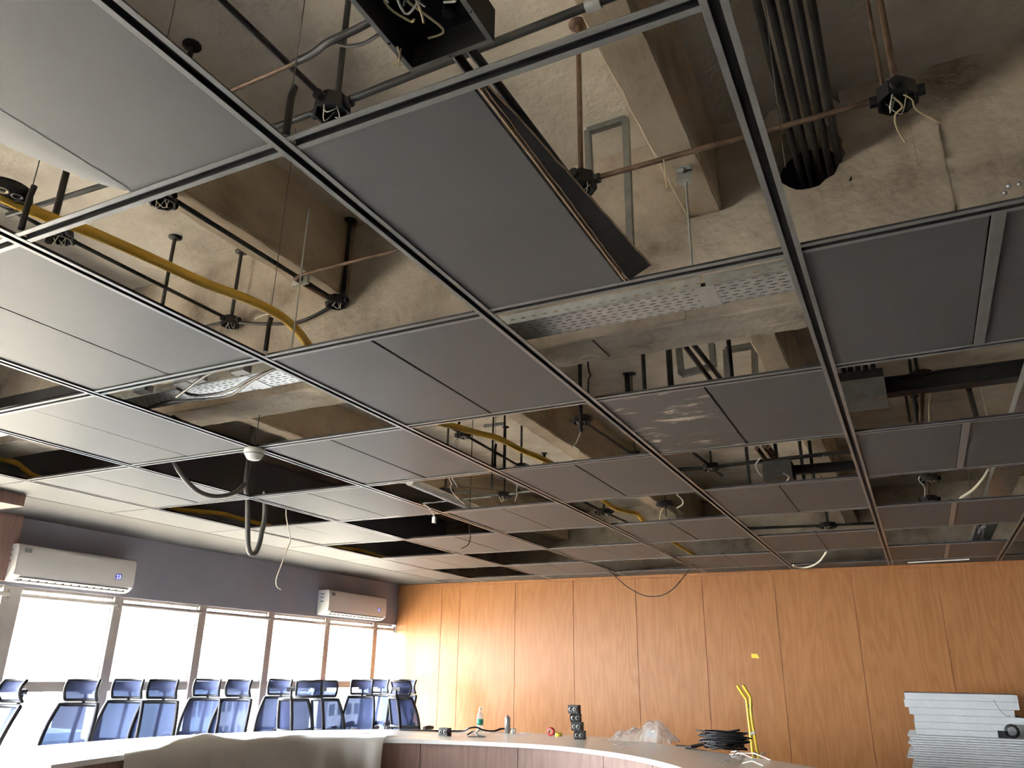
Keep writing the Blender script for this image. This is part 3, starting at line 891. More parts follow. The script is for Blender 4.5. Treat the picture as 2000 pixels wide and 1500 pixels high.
for px, py, pb, lab in ((985, 812, 915, 'thin black pipe right of the sleeved hanger under the hose bend'), (962, 840, 905, 'thin dark hanger pipe left of the hose bend')):
    q = at(px, py + 40, Z=3.3)
    drop(thing('drop_pipe', lab, 'pipe', (q.x, q.y, 2.95), 'drop pipes under the hose bend'), q.x, q.y, 2.95, 0.009, fl=False)
q = at(1063, 885, Z=SLAB); drop(thing('drop_pipe', 'flanged black stub below the hose end', 'pipe', (q.x, q.y, 3.9)), q.x, q.y, 3.7, 0.02)
MBx = MB().box(*sorted((at(966, 845, Z=3.6).x, at(1004, 838, Z=3.6).x)), 6.2, 6.22, 3.59, 3.62)
tag(MBx.build('cross_bar', 'steel_grey'), 'short flat bar tying two hanger rods above the hose', 'bar')
MBx = MB().box(-3.052, -3.045, 6.85, 7.05, 3.85, 4.0)
tag(MBx.build('wood_block', 'torn_edge'), 'small pale wood block on the side of the far joist', 'block')

# small opening between columns D and C: wires and conduits
c = thing('conduit_run', 'dark conduits with box and hanging wire ends in the middle left opening', 'conduit', (-4.4, 6, 3.4), 'conduit runs above the grid')
q0 = at(985, 967, Z=3.4); jbox(c, q0, s=0.08); drop(c, q0.x, q0.y, 3.42)
q1 = at(870, 960, Z=3.4); jbox(c, q1, s=0.08); drop(c, q1.x, q1.y, 3.42)
pipe(c, [q1, q0, at(1090, 950, Z=3.4)], 0.014, 'steel_grey'); pipe(c, [at(800, 985, Z=3.3), at(960, 970, Z=3.3)], 0.012, 'steel_grey')
pipe(c, [at(800, 940, Z=3.3), at(945, 1000, Z=3.3)], 0.05, 'paper', 'pale_pipe')
for pts in (((876, 932), (882, 945), (880, 955), (896, 975), (906, 983)), ((882, 932), (890, 945), (893, 951)), ((1012, 945), (1009, 955), (1010, 965), (1006, 978)), ((975, 970), (980, 980), (984, 973))):
    MB().tube(catmull([at(x, y, Z=3.05) for x, y in pts], 4), 0.005, 5).build('loose_wire', 'white_wire', c)
MB().tube(catmull([at(880, 950, Z=3.1), at(950, 955, Z=3.1), at(1030, 965, Z=3.1)], 5), 0.004, 5).build('cable', 'grey_hose', c)

# far openings on the middle column
c = thing('conduit_run', 'conduit with a box in the hose opening far down the room', 'conduit', (-3, 8, 3.3), 'conduit runs above the grid')
q0 = at(1180, 1000, Z=3.3); jbox(c, q0, s=0.09); drop(c, q0.x, q0.y, 3.32); pipe(c, [at(1140, 980, Z=3.3), q0, at(1225, 1020, Z=3.3)], 0.014)
c = thing('broken_lamp_holder', 'dark lamp holder hanging with torn wires beside the far joist', 'lamp holder', at(1300, 985, Z=3.2))
q = at(1300, 985, Z=3.2)
MB().tube([q + Vector((0, 0, .03)), (q.x, q.y, SLAB)], 0.006, 5).build('cord', 'black_plastic', c)
MB().lathe([(0, .04), (0.09, .03), (0.11, -.01), (0.05, -.03), (0, -.03)], q, 12).build('holder', 'black_plastic', c)
for dx, dy in ((-.12, .1), (.02, -.05), (.1, .06), (.2, .02)):
    MB().tube(catmull([q, q + Vector((dx * .7, dy, -.06)), q + Vector((dx, dy * 1.4, -.15))], 4), 0.006, 5).build('wire', 'cream_wire' if dx < 0 else 'black_plastic', c)
MB().tube(catmull([at(1322, 966, Z=3.0), at(1332, 975, Z=3.0), at(1333, 985, Z=3.0), at(1322, 992, Z=3.05)], 5), 0.007, 6).build('pale_cable', 'white_wire', c)

# opening with the pipe crossing, right of the scuffed panel
c = thing('conduit_run', 'long black pipes crossing the opening behind the scuffed panel', 'conduit', (-1.2, 7.5, 3.4), 'conduit runs above the grid')
q0 = at(1389, 912, Z=3.4); jbox(c, q0, s=0.08); drop(c, q0.x, q0.y, 3.42)
pipe(c, [at(1315, 918, Z=3.4), q0, at(1690, 878, Z=3.4)], 0.02)
pipe(c, [at(1355, 885, Z=3.4), at(1410, 928, Z=3.4)], 0.018)
MB().tube([at(1605, 888, Z=3.4), at(1612, 888, Z=3.4)], 0.03, 10).build('coupling', 'galvanised', c)
for px in (1450, 1510, 1560, 1580):
    q = at(px, 905, Z=3.4); drop(c, q.x, q.y + .3, 3.2, 0.018, fl=False)
c = thing('pull_box', 'long black box with pipes entering, behind the panels right of centre', 'junction box', (-0.9, 8, 3.2))
MB().box(at(1490, 930, Z=3.2).x, at(1550, 930, Z=3.2).x, 7.55, 7.85, 3.17, 3.34).build('body', 'box_metal', c)
MB().tube([at(1552, 918, Z=3.32), at(1720, 905, Z=3.32)], 0.05, 8).build('duct', 'black_plastic', c)
for a, b in (((1478, 875), (1510, 918)), ((1492, 872), (1528, 920)), ((1500, 872), (1536, 920))):
    pipe(c, [at(*a, Z=3.45), at(*b, Z=3.38)], 0.022, 'rusty_pipe', 'conduit')
for pts in (((1485, 895), (1476, 908), (1480, 920), (1488, 930)), ((1530, 925), (1541, 932), (1536, 940))):
    MB().tube(catmull([at(x, y, Z=3.1) for x, y in pts], 4), 0.006, 5).build('wire', 'white_wire', c)

# right column far opening
c = thing('conduit_run', 'two stacked black boxes with brown wires in the far right opening', 'conduit', (0.3, 8.3, 3.3), 'conduit runs above the grid')
q0, q1 = at(1815, 935, Z=3.35), at(1815, 975, Z=3.2)
jbox(c, q0, s=0.08); jbox(c, q1, s=0.08); drop(c, q0.x, q0.y, 3.37)
MB().tube([q0, at(1812, 973, Z=3.25)], 0.014, 6).build('conduit', 'rusty_pipe', c)
MB().tube(catmull([at(1797, 930, Z=3.2), at(1795, 938, Z=3.2), at(1806, 952, Z=3.15), at(1806, 970, Z=3.1)], 5), 0.006, 5).build('loose_wire', 'white_wire', c)
wire_thing('cable', [at(x, y, Z=3.15) for x, y in ((1930, 918), (1920, 935), (1900, 957), (1876, 973))], 0.014, 'white_wire', 'pale curved cable in the far right opening beside the galvanised channel')
q = at(1913, 1042, Z=3.0)
c = thing('white_connector', 'crumpled white plastic clip hanging near the wood wall at right', 'clip', at(1915, 1045, Z=3.0))
for pts in (((1918, 1030), (1913, 1042), (1920, 1055)), ((1922, 1028), (1918, 1048), (1912, 1040)), ((1904, 1054), (1908, 1058))):
    MB().tube(catmull([at(x, y, Z=3.0) for x, y in pts], 4), 0.018, 6).build('piece', 'ac_grille', c)
MB().tube([(q.x, q.y, 3.0), (q.x, q.y, SLAB)], 0.004, 5).build('cord', 'thin_wire', c)
c = thing('conduit_run', 'conduit with small box before the far beam, beyond the last openings', 'conduit', (-1, 11, 3.3), 'conduit runs above the grid')
q0 = at(1617, 1026, Z=3.3); jbox(c, q0, s=0.11); drop(c, q0.x, q0.y, 3.32, 0.02); pipe(c, [at(1460, 1032, Z=3.3), q0, at(1740, 1020, Z=3.3)], 0.018)

# hanger wires and black sleeves of the grid
def hanger(px, py, zt, lab, sleeve=True):
    b = at(px, py, Z=ZG + .04)
    c = thing('grid_hanger', lab, 'hanger', b, 'wire hangers of the grid')
    MB().tube([(b.x, b.y, zt), (b.x, b.y, ZG + .2)], 0.0022, 5).build('wire', 'thin_wire', c)
    if sleeve:
        MB().tube([(b.x, b.y, ZG + .05), (b.x, b.y, ZG + .19), (b.x + .004, b.y + .004, ZG + .235)], 0.0115, 8).build('sleeve', 'black_plastic', c)
    return c


hanger(557, 272, SLAB, 'black sleeved wire hanger over the nearest grid crossing')
hanger(40, 452, SLAB, 'black sleeved wire hanger beside the round black plate')
hanger(518, 690, SLAB, 'black sleeved wire hanger standing under the first hose bend')
hanger(966, 915, SLAB, 'black sleeved wire hanger under the second hose bend')
hanger(1544, 405, SLAB, 'plain thin hanger wire beside the broken hole in the beam', False)
hanger(245, 455, SLAB, 'plain thin hanger wire over the hose at upper left', False)
wire_thing('tie_wire', [at(x, y, Z=3.30) for x, y in ((1296, 312), (1299, 325), (1300, 345), (1304, 368))], 0.0025, 'cream_wire', 'yellow tie wire hanging from the cross pipe by the joist', 'wire')
wire_thing('tie_wire', [at(498, 623, Z=3.60), at(512, 616, Z=3.45), at(530, 613, Z=3.3)], 0.003, 'white_wire', 'pale tie wire stretched from the box to the yellow hose', 'wire')

# ------------------------------------------------------------------ things hanging below the grid
q = at(506, 882, Z=ZG)
q = Vector((GX[2], GY[3], ZG))
c = thing('smoke_detector', 'white round smoke detector on the grid crossing', 'smoke detector', q + Vector((0, 0, -.12)))
MB().lathe([(0, 0), (0.068, 0), (0.072, -.012), (0.07, -.03), (0.052, -.062), (0.04, -.075), (0.0, -.078)], q, 24).build('body', 'ac_white', c)
MB().lathe([(0.066, -.036), (0.0675, -.036), (0.0655, -.042), (0.064, -.042)], q, 24).build('vent_slot', 'ac_grille', c)
MB().tube([q + Vector((0, 0, .02)), q + Vector((0, 0, TB - ZG))], 0.003, 5).build('cable', 'thin_wire', c)

wire_thing('hanging_hose', [Vector((-5.1, at(330, 868, X=-5.1).y, SLAB))] + [at(x, y, X=-5.1) for x, y in ((330, 868), (338, 895), (345, 912), (365, 940), (388, 960), (415, 969), (440, 968), (462, 960), (478, 945))], 0.019, 'grey_hose', 'thick dark hose drooping in a shallow loop left of the smoke detector', 'hose', k=6, n=10)
wire_thing('hanging_hose', [Vector((-5.9, at(482, 930, X=-5.9).y, SLAB))] + [at(x, y, X=-5.9) for x, y in ((482, 930), (484, 972), (484, 1000), (484, 1040), (485, 1068), (491, 1082), (500, 1078), (507, 1060), (511, 1040), (517, 1012), (518, 960))], 0.026, 'grey_hose', 'grey hose hanging in a tight U loop before the window wall', 'hose', k=6, n=10)
wire_thing('hanging_cable', [at(x, y, X=-5.3) for x, y in ((580, 962), (572, 975), (561, 990), (559, 1005), (562, 1025), (567, 1055), (560, 1075), (549, 1105), (540, 1130), (541, 1145), (549, 1151))], 0.0055, 'white_wire', 'long thin pale cable dangling in a wave right of the U-shaped hose', k=5)
c = thing('connector_cable', 'short white cable ending in a plug below the grid', 'cable', at(848, 1020, X=-3.9))
MB().tube(catmull([at(x, y, X=-3.9) for x, y in ((828, 985), (836, 990), (844, 1000), (848, 1010))], 5), 0.006, 6).build('cable', 'white_wire', c)
q = at(848, 1015, X=-3.9)
MB().box(q.x - .015, q.x + .015, q.y - .015, q.y + .015, q.z - .03, q.z + .025).build('plug', 'ac_white', c)
wire_thing('hanging_cable', [Vector((-4.2, at(917, 1010, X=-4.2).y, SLAB))] + [at(x, y, X=-4.2) for x, y in ((917, 1010), (918, 1042), (918, 1052), (914, 1064), (902, 1071))], 0.005, 'black_plastic', 'short dark wire curling below the panels above the wood wall', k=5)
wire_thing('hanging_cable', [at(x, y, Z=ZG - .004 if k in (0, 8) else None, Y=10.6 if k not in (0, 8) else None) for k, (x, y) in enumerate(((1188, 1112), (1203, 1127), (1225, 1146), (1250, 1160), (1272, 1165), (1295, 1162), (1315, 1150), (1330, 1133), (1346, 1113)))], 0.0065, 'black_plastic', 'black cable hanging in a wide loop in front of the wood wall', k=5)
wire_thing('hanging_cable', [at(x, y, Z=ZG - .02) for x, y in ((1549, 1104), (1560, 1108), (1580, 1107), (1600, 1097), (1614, 1078))], 0.012, 'white_wire', 'curved white cable at the ceiling edge above the wood wall', k=5)
a, b = at(1773, 1099, Z=ZG - .006), at(1893, 1092.5, Z=ZG - .006)
tag(MB().bar(a, b, 0.02, 0.012).build('light_strip', 'ac_white'), 'thin white strip on the ceiling edge at right above the wood wall', 'strip')


# ------------------------------------------------------------------ air conditioners
def ac(y0, y1, lab, digits):
    c = thing('air_conditioner', lab, 'air conditioner', (XW + .12, (y0 + y1) / 2, 2.19), 'wall air conditioners')
    zb, zt = 2.20, 2.565
    prof = [(0.0, zt), (0.175, zt), (0.20, zt - .012), (0.215, zt - .06), (0.222, zb + .12), (0.212, zb + .06), (0.17, zb + .02), (0.11, zb), (0.0, zb)]
    m = MB().prism([(XW + .002 + d, y0, z) for d, z in prof], (0, y1 - y0, 0))
    m.build('body', 'ac_white', c)
    pr = [(XW + .002 + d + .004, z) for d, z in ((0.205, zt - .03), (0.219, zt - .09), (0.224, zb + .12), (0.214, zb + .07))]
    m = MB().grid([[(x, y0 + .012, z) for x, z in pr], [(x, y1 - .012, z) for x, z in pr]], True)
    m.grid([[(x + .003, y0 + .012, z) for x, z in pr], [(x + .003, y1 - .012, z) for x, z in pr]], True)
    m.build('front_panel', 'ac_white', c)
    v = MB().bar((XW + .165, y0 + .07, zb + .022), (XW + .165, y1 - .05, zb + .022), 0.10, 0.012, (0.4, 0, -1))
    v.build('air_outlet', 'ac_grille', c)
    for k in range(14):
        y = y0 + .11 + (y1 - y0 - .2) * k / 13
        MB().box(XW + .13, XW + .19, y - .004, y + .004, zb + .008, zb + .026).build('vane', 'box_metal', c)
    MB().bar((XW + .14, y0 + .06, zb + .004), (XW + .14, y1 - .05, zb + .004), 0.05, 0.006, (0.3, 0, -1)).build('flap', 'ac_grille', c)
    yd = y1 - .22
    MB().box(XW + .2330, XW + .2345, yd - .035, yd + .035, zb + .13, zb + .19).build('display', 'display_blue', c)
    cu = bpy.data.curves.new('digits', 'FONT')
    cu.body = digits
    cu.size = 0.06
    cu.align_x = 'CENTER'
    to = bpy.data.objects.new('digits_source', cu)
    col.objects.link(to)
    me = bpy.data.meshes.new_from_object(to.evaluated_get(bpy.context.evaluated_depsgraph_get()))
    bpy.data.objects.remove(to)
    me.transform(Matrix.Translation((XW + .2355, yd, zb + .138)) @ Matrix(((0, 0, 1, 0), (1, 0, 0, 0), (0, 1, 0, 0), (0, 0, 0, 1))))
    me.materials.clear()
    me.materials.append(MATS['display_digit'])
    link('digits', me, c)
    MB().box(XW + .215, XW + .226, y0 + .06, y0 + .13, zt - .085, zt - .04).build('badge', 'ac_grille', c)
    m = MB()
    for dz in (.05, .1, .16):
        m.box(XW + .05, XW + .12, y0 - .001, y0 + .0, zt - dz - .02, zt - dz)
    m.build('side_sticker', 'ac_grille', c)
    return c


ac(4.88, 6.27, 'white wall air conditioner with lit 23 display beside the wood pier', '23')
ac(9.74, 11.24, 'white wall air conditioner near the corner with the wood wall', 'C')

# ------------------------------------------------------------------ table
TZ = 0.75
inner = [(-5.67, 4.05), (-5.88, 4.9), (-5.95, 5.9), (-5.72, 6.8), (-5.1, 7.41), (-4.38, 7.66), (-3.45, 7.74), (-2.63, 7.39), (-1.99, 6.81), (-1.62, 6.2), (-1.5, 5.4), (-1.5, 4.6)]
outer_ = [(-7.02, 4.27), (-7.12, 5.3), (-7.08, 6.4), (-6.75, 7.5), (-6.1, 8.4), (-5.27, 8.96), (-4.3, 9.15), (-3.34, 9.07), (-2.5, 8.6), (-1.84, 8.0), (-0.9, 7.2), (-0.35, 6.1), (-0.25, 4.6)]
ci_ = catmull([(x, y, 0) for x, y in inner], 6)
co_ = catmull([(x, y, 0) for x, y in outer_], 6)
N = 64


def resample(p, n):
    L = [0]
    for a, b in zip(p, p[1:]):
        L.append(L[-1] + (b - a).length)
    out, k = [], 0
    for i in range(n + 1):
        s = L[-1] * i / n
        while k < len(L) - 2 and L[k + 1] < s:
            k += 1
        t = (s - L[k]) / max(L[k + 1] - L[k], 1e-9)
        out.append(p[k].lerp(p[k + 1], min(max(t, 0), 1)))
    return out


ci_, co_ = resample(ci_, N), resample(co_, N)
tb = thing('conference_table', 'horseshoe conference table with pale top and wood front panels', 'table', (-4, 8, 0))
m = MB()
m.grid([[p + Vector((0, 0, TZ)) for p in ci_], [p + Vector((0, 0, TZ)) for p in co_]], False)
m.grid([[p + Vector((0, 0, TZ - .04)) for p in ci_], [p + Vector((0, 0, TZ - .04)) for p in co_]], False)
m.build('table_top', 'table_top', tb)
m = MB()
loop = ci_ + co_[::-1] + [ci_[0]]
m.grid([[p + Vector((0, 0, TZ)) for p in loop], [p + Vector((0, 0, TZ - .04)) for p in loop]], False)
m.build('edge_band', 'white_edge', tb)


def inset(i, d=0.05):
    return ci_[i] + (co_[i] - ci_[i]).normalized() * d


cuts = [0, 9, 18, 27, 34, 41, 46, 55, N]
for a, b in zip(cuts, cuts[1:]):
    pts = [inset(i) for i in range(a, b + 1)]
    d = 0.004
    pts[0] = pts[0].lerp(pts[1], d / max((pts[1] - pts[0]).length, 1e-6))
    pts[-1] = pts[-1].lerp(pts[-2], d / max((pts[-2] - pts[-1]).length, 1e-6))
    inn = [p + (co_[min(i + a, N)] - ci_[min(i + a, N)]).normalized() * .02 for i, p in enumerate(pts)]
    m = MB()
    for P in (pts, inn):
        m.grid([[p + Vector((0, 0, 0.02)) for p in P], [p + Vector((0, 0, TZ - .045)) for p in P]], False)
    for e in (0, -1):
        m.grid([[pts[e] + Vector((0, 0, 0.02)), inn[e] + Vector((0, 0, 0.02))], [pts[e] + Vector((0, 0, TZ - .045)), inn[e] + Vector((0, 0, TZ - .045))]], False)
    m.build('front_panel', 'table_wood', tb)
for i in (2, 14, 26, 38, 50, 62):
    a, b = inset(i, .12), inset(i, 1.0)
    MB().bar(a + Vector((0, 0, TZ / 2 - .02)), b + Vector((0, 0, TZ / 2 - .02)), 0.03, TZ - .05).build('support', 'table_wood', tb)
a, b = ci_[0].lerp(co_[0], .04), ci_[0].lerp(co_[0], .96)
MB().bar(a + Vector((0, .05, TZ / 2 - .02)), b + Vector((0, .05, TZ / 2 - .02)), 0.02, TZ - .05).build('end_panel', 'table_wood', tb)

# cloth sheet draped over the inner edge
sh = MB()
rows = []
i0, i1 = 5.2, 24.6
steps = 70
for k in range(steps + 1):
    s = i0 + (i1 - i0) * k / steps
    i = int(s)
    t = s - i
    e = ci_[i].lerp(ci_[i + 1], t)
    n = (co_[i].lerp(co_[i + 1], t) - e).normalized()
    u = k / steps
    lift = 0.012 + 0.085 * math.exp(-((u - .30) / .13) ** 2) + 0.03 * math.exp(-((u - .62) / .10) ** 2) + 0.004 * math.sin(u * 40)
    fold = 0.03 * math.sin(u * 34) + 0.018 * math.sin(u * 71 + 1)
    row = []
    depth = 0.42 + 0.12 * math.sin(u * 9)
    for q, (d, z) in enumerate(((depth, 0.006), (depth * .66, lift * .6), (depth * .33, lift), (0.06, lift), (0.0, lift * .8), (-0.035, lift * .3 - 0.01), (-0.05 - .3 * fold, -0.06), (-0.055 - fold, -0.18), (-0.06 - 1.3 * fold, -0.34), (-0.06 - 1.6 * fold, -0.55 + .03 * math.sin(u * 20)))):
        row.append(e + n * d + Vector((0, 0, TZ + z + 0.003 + (.006 * math.sin(u * 55 + q) if q < 4 else 0))))
    rows.append(row)
sh.grid(rows)
o = sh.build('dust_sheet', 'sheet')
sm = o.modifiers.new('thickness', 'SOLIDIFY')
sm.thickness = 0.003
ss = o.modifiers.new('smooth', 'SUBSURF')
ss.levels = ss.render_levels = 1
tag(o, 'cream dust sheet draped over the inner edge of the table', 'sheet')


# ------------------------------------------------------------------ chairs
def chair_parts():
    """office chair, front towards local +X, base at the origin; list of (name, mesh, sub-parts)"""
    P = []
    # curved back: width along Y, leaning back towards -X
    def back_pt(u, v):          # u -1..1 across, v 0..1 up
        w = 0.235 - 0.055 * v ** 2 - 0.03 * (1 - v) ** 3
        return Vector((-0.16 - 0.21 * v + 0.06 * u * u + 0.035 * math.sin(v * 3.1), u * w, 0.54 + 0.52 * v))
    net = MB().grid([[back_pt(u / 6, v / 10) for u in range(-6, 7)] for v in range(11)])
    loop = [back_pt(-1 + 2 * k / 8, 0) for k in range(8)] + [back_pt(1, k / 10) for k in range(10)] + [back_pt(1 - 2 * k / 8, 1) for k in range(8)] + [back_pt(-1, 1 - k / 10) for k in range(11)]
    P.append(('back_frame', MB().tube(loop, 0.021, 8).mesh('back_frame', 'chair_frame'), []))
    P.append(('back_net', net.mesh('back_net', 'chair_net'), []))
    lum = [back_pt(u / 5, .30) + Vector((-0.03, 0, 0)) for u in range(-5, 6)]
    P.append(('lumbar_bar', MB().tube(lum, 0.02, 6).mesh('lumbar_bar', 'chair_frame'), []))
    # headrest
    def hp(u, v):
        return Vector((-0.40 + 0.06 * u * u + 0.05 * math.sin(v * 3.14), u * 0.15, 1.10 + 0.18 * v))
    hl = [hp(-1 + 2 * k / 8, 0) for k in range(8)] + [hp(1, k / 5) for k in range(5)] + [hp(1 - 2 * k / 8, 1) for k in range(8)] + [hp(-1, 1 - k / 5) for k in range(6)]
    P.append(('headrest', MB().tube(hl, 0.016, 8).mesh('headrest', 'chair_frame'),
              [('headrest_net', MB().grid([[hp(u / 5, v / 6) for u in range(-5, 6)] for v in range(7)]).mesh('headrest_net', 'chair_net'))]))
    P.append(('headrest_stem', MB().tube([(-0.385, 0, 1.04), (-0.425, 0, 1.10), (-0.43, 0, 1.16), (-0.38, 0, 1.2)], 0.018, 8).bar((-.425, -.06, 1.18), (-.425, .06, 1.18), .02, .05).mesh('headrest_stem', 'chair_frame'), []))
    P.append(('spine', MB().tube([(-0.12, 0, 0.42), (-0.22, 0, 0.46), (-0.25, 0, 0.60), (-0.31, 0, 0.85), (-0.385, 0, 1.05)], 0.022, 8).mesh('spine', 'chair_frame'), []))
    # seat
    bm = MB()
    rows = []
    for k in range(9):
        x = -0.22 + 0.46 * k / 8
        rows.append([Vector((x, -0.24 + 0.48 * q / 8, 0.50 + 0.015 * math.cos(q / 8 * 6.28) - (0.05 * max(0, (k - 6) / 2) ** 2) - 0.02 * ((q - 4) / 4) ** 4)) for q in range(9)])
    bm.grid(rows)
    bm.grid([[p - Vector((0, 0, 0.06)) for p in r] for r in rows])
    per = [r[0] for r in rows] + rows[-1][1:] + [r[-1] for r in rows[::-1][1:]] + rows[0][::-1][1:]
    bm.grid([per, [p - Vector((0, 0, 0.06)) for p in per]])
    P.append(('seat', bm.mesh('seat', 'chair_seat'), []))
    for s in (-1, 1):
        pad = MB().tube([(-0.12, s * .29, 0.68), (0.0, s * .29, 0.685), (0.12, s * .285, 0.68)], [0.026, 0.032, 0.024], 8).mesh('arm_pad', 'chair_frame')
        P.append(('armrest', MB().tube([(0.0, s * .20, 0.45), (0.0, s * .285, 0.48), (0.0, s * .29, 0.67)], 0.02, 8).mesh('armrest', 'chair_frame'), [('arm_pad', pad)]))
    P.append(('gas_lift', MB().tube([(0, 0, 0.09), (0, 0, 0.44)], 0.028, 10).mesh('gas_lift', 'chair_frame'), []))
    for k in range(5):
        a = k * 2 * math.pi / 5 + .3
        d = Vector((math.cos(a), math.sin(a), 0))
        cas = MB().lathe([(0, -.02), (0.028, -.02), (0.03, 0), (0.028, .02), (0, .02)], d * .32 + Vector((0, 0, .03)), 10, 'X').mesh('caster', 'chair_frame')
        P.append(('base_leg', MB().tube([d * .02 + Vector((0, 0, .11)), d * .33 + Vector((0, 0, .07))], [0.026, 0.016], 8).mesh('base_leg', 'chair_frame'), [('caster', cas)]))
    return P


CP = chair_parts()


def chair(x, y, deg, label, tilt=0):
    e = bpy.data.objects.new('office_chair', None)
    col.objects.link(e)
    e.location = (x, y, 0)
    e.rotation_euler = (0, 0, math.radians(deg))
    e['local'] = 1
    tag(e, label, 'chair', 'office chairs along the windows')
    for name, me, subs in CP:
        q = link(name, me, e)
        if name == 'headrest' and tilt:
            q.rotation_euler = (0, 0, math.radians(tilt))
            q.location = (-.1, -.1, 0)
        for n2, m2 in subs:
            s = link(n2, m2)
            s.parent = q
    del e['local']
    return e


def chair_at(px, py, X, deg, label, tilt=0):
    # the pixel is the middle of the headrest; its offset from the chair centre is about 0.33 m behind
    p = at(px, py, X=X)
    a = math.radians(deg)
    return chair(p.x + .37 * math.cos(a), p.y + .37 * math.sin(a), deg, label, tilt)


chair_at(36, 1335, -7.55, -88, 'mesh office chair cut off by the left edge of the picture')
chair_at(165, 1342, -7.48, -58, 'blue mesh office chair, second from the left edge, with raised headrest')
chair_at(252, 1345, -7.8, -55, 'blue mesh office chair, third from the left edge')
chair_at(320, 1345, -7.52, -55, 'mesh office chair, fourth from the left edge')
chair_at(406, 1345, -7.85, -58, 'mesh office chair, fifth from the left edge, blue tower seen through it')
chair_at(470, 1340, -7.50, -70, 'mesh office chair, sixth from the left edge, pale building seen through it')
chair_at(548, 1346, -7.75, -62, 'black mesh office chair behind the chair with the twisted headrest')
chair_at(572, 1352, -7.1, 112, 'black mesh office chair turned away with twisted headrest', 20)
chair_at(632, 1352, -6.9, 104, 'black office chair turned away, between the twisted one and the corner group')
chair_at(708, 1340, -7.25, -62, 'blue mesh office chair with raised headrest left in the corner group')
chair_at(742, 1343, -7.55, -75, 'blue mesh office chair half hidden in the middle of the corner group')
chair_at(798, 1338, -7.2, -88, 'mesh office chair standing closest to the wood wall')
chair_at(778, 1356, -6.55, 92, 'black mesh office chair with its back turned, in front of the corner group')


# ------------------------------------------------------------------ things on the table
def on_table(px, py, z=TZ):
    return at(px, py, Z=z)


q = on_table(937, 1429)
c = thing('water_bottle', 'clear plastic water bottle with a green label', 'bottle', q)
MB().lathe([(0, 0), (0.037, 0), (0.039, .01), (0.039, .15), (0.033, .19), (0.015, .225), (0.014, .245)], q, 18).build('body', 'clear_plastic', c)
MB().lathe([(0.0395, .075), (0.0397, .075), (0.0397, .14), (0.0395, .14)], q, 18).build('label', 'green_label', c)
MB().lathe([(0.0, .265), (0.016, .265), (0.016, .242), (0.014, .242)], q, 14).build('cap', 'ac_white', c)
q = on_table(991, 1432)
c = thing('spray_can', 'silver spray can without cap', 'can', q)
MB().lathe([(0, 0), (0.032, 0), (0.032, .155), (0.027, .172), (0.014, .182), (0, .182)], q, 18).build('body', 'silver_can', c)
MB().lathe([(0.009, .18), (0.009, .198), (0.0, .20)], q, 10).build('nozzle', 'steel_grey', c)
q = on_table(1003, 1434)
c = thing('plastic_cup', 'small clear plastic cup beside the spray can', 'cup', q)
MB().lathe([(0, .002), (0.024, .002), (0.030, .06), (0.031, .06), (0.025, 0), (0, 0)], q, 16).build('cup', 'clear_plastic', c)
q = on_table(1076, 1437)
c = thing('tape_roll', 'roll of red tape leaning beside the yellow roll', 'tape', q)
MB().lathe([(0.026, -.012), (0.045, -.012), (0.045, .012), (0.026, .012), (0.026, -.012)], q + Vector((0, 0, .045)), 20, 'Y').build('tape', 'red_tape', c)
MB().lathe([(0.022, -.011), (0.026, -.011), (0.026, .011), (0.022, .011)], q + Vector((0, 0, .045)), 20, 'Y').build('core', 'paper', c)
q = on_table(1091, 1438)
c = thing('tape_roll', 'roll of yellow tape lying flat', 'tape', q)
MB().lathe([(0.02, 0), (0.038, 0), (0.038, .035), (0.02, .035), (0.02, 0)], q, 18).build('tape', 'yellow_tape', c)
q = on_table(1083, 1436)
tag(MB().box(q.x - .03, q.x + .03, q.y, q.y + .03, TZ, TZ + .025).box(q.x - .02, q.x + .02, q.y + .004, q.y + .026, TZ + .025, TZ + .032).build('plug_block', 'black_plastic'), 'small black block between the red and yellow tape rolls', 'block')

# stack of four conduit boxes
q = on_table(1133, 1444)
for k in range(4):
    dx = (0.0, -0.028, -0.045, -0.062)[k]
    a = (0.2, 0.12, 0.25, 0.05)[k]
    z0 = TZ + k * 0.086
    c = thing('conduit_box', 'black conduit box, %s of the stack of four on the table' % ('bottom', 'second from bottom', 'third from bottom', 'topmost')[k], 'conduit box', (q.x + dx, q.y, z0), 'stacked conduit boxes')
    ca, sa = math.cos(a), math.sin(a)
    tr_ = Matrix.Translation((q.x + dx, q.y, z0)) @ Matrix.Rotation(a, 4, 'Z')
    b = MB().box(-.055, .055, -.055, .055, 0, .084)
    b.v = [tuple(tr_ @ Vector(p)) for p in b.v]
    b.build('body', 'black_plastic', c)
    for x in (-.022, .026):
        r = MB().lathe([(0.012, -.012), (0.024, -.012), (0.026, 0), (0.012, 0), (0.012, -.012)], (x, -.055, .042), 14, 'Y')
        r.v = [tuple(tr_ @ Vector(p)) for p in r.v]
        r.build('hub', 'steel_grey', c)
    r = MB().lathe([(0, .012), (0.022, .012), (0.024, 0), (0.0, 0)], (-.055, 0, .042), 14, 'X')
    r.v = [(tuple(tr_ @ Vector((-.055 - (p[0] + .055), p[1], p[2])))) for p in r.v]
    r.build('hub', 'black_plastic', c)
q = on_table(869, 1437)
c = thing('conduit_box', 'single black conduit box lying alone left of the bottle', 'conduit box', q)
MB().box(q.x - .055, q.x + .055, q.y - .045, q.y + .045, TZ, TZ + .08).build('body', 'black_plastic', c)
for x in (-.025, .03):
    MB().lathe([(0.012, -.01), (0.022, -.01), (0.024, 0), (0.012, 0), (0.012, -.01)], (q.x + x, q.y - .045, TZ + .042), 14, 'Y').build('hub', 'steel_grey', c)

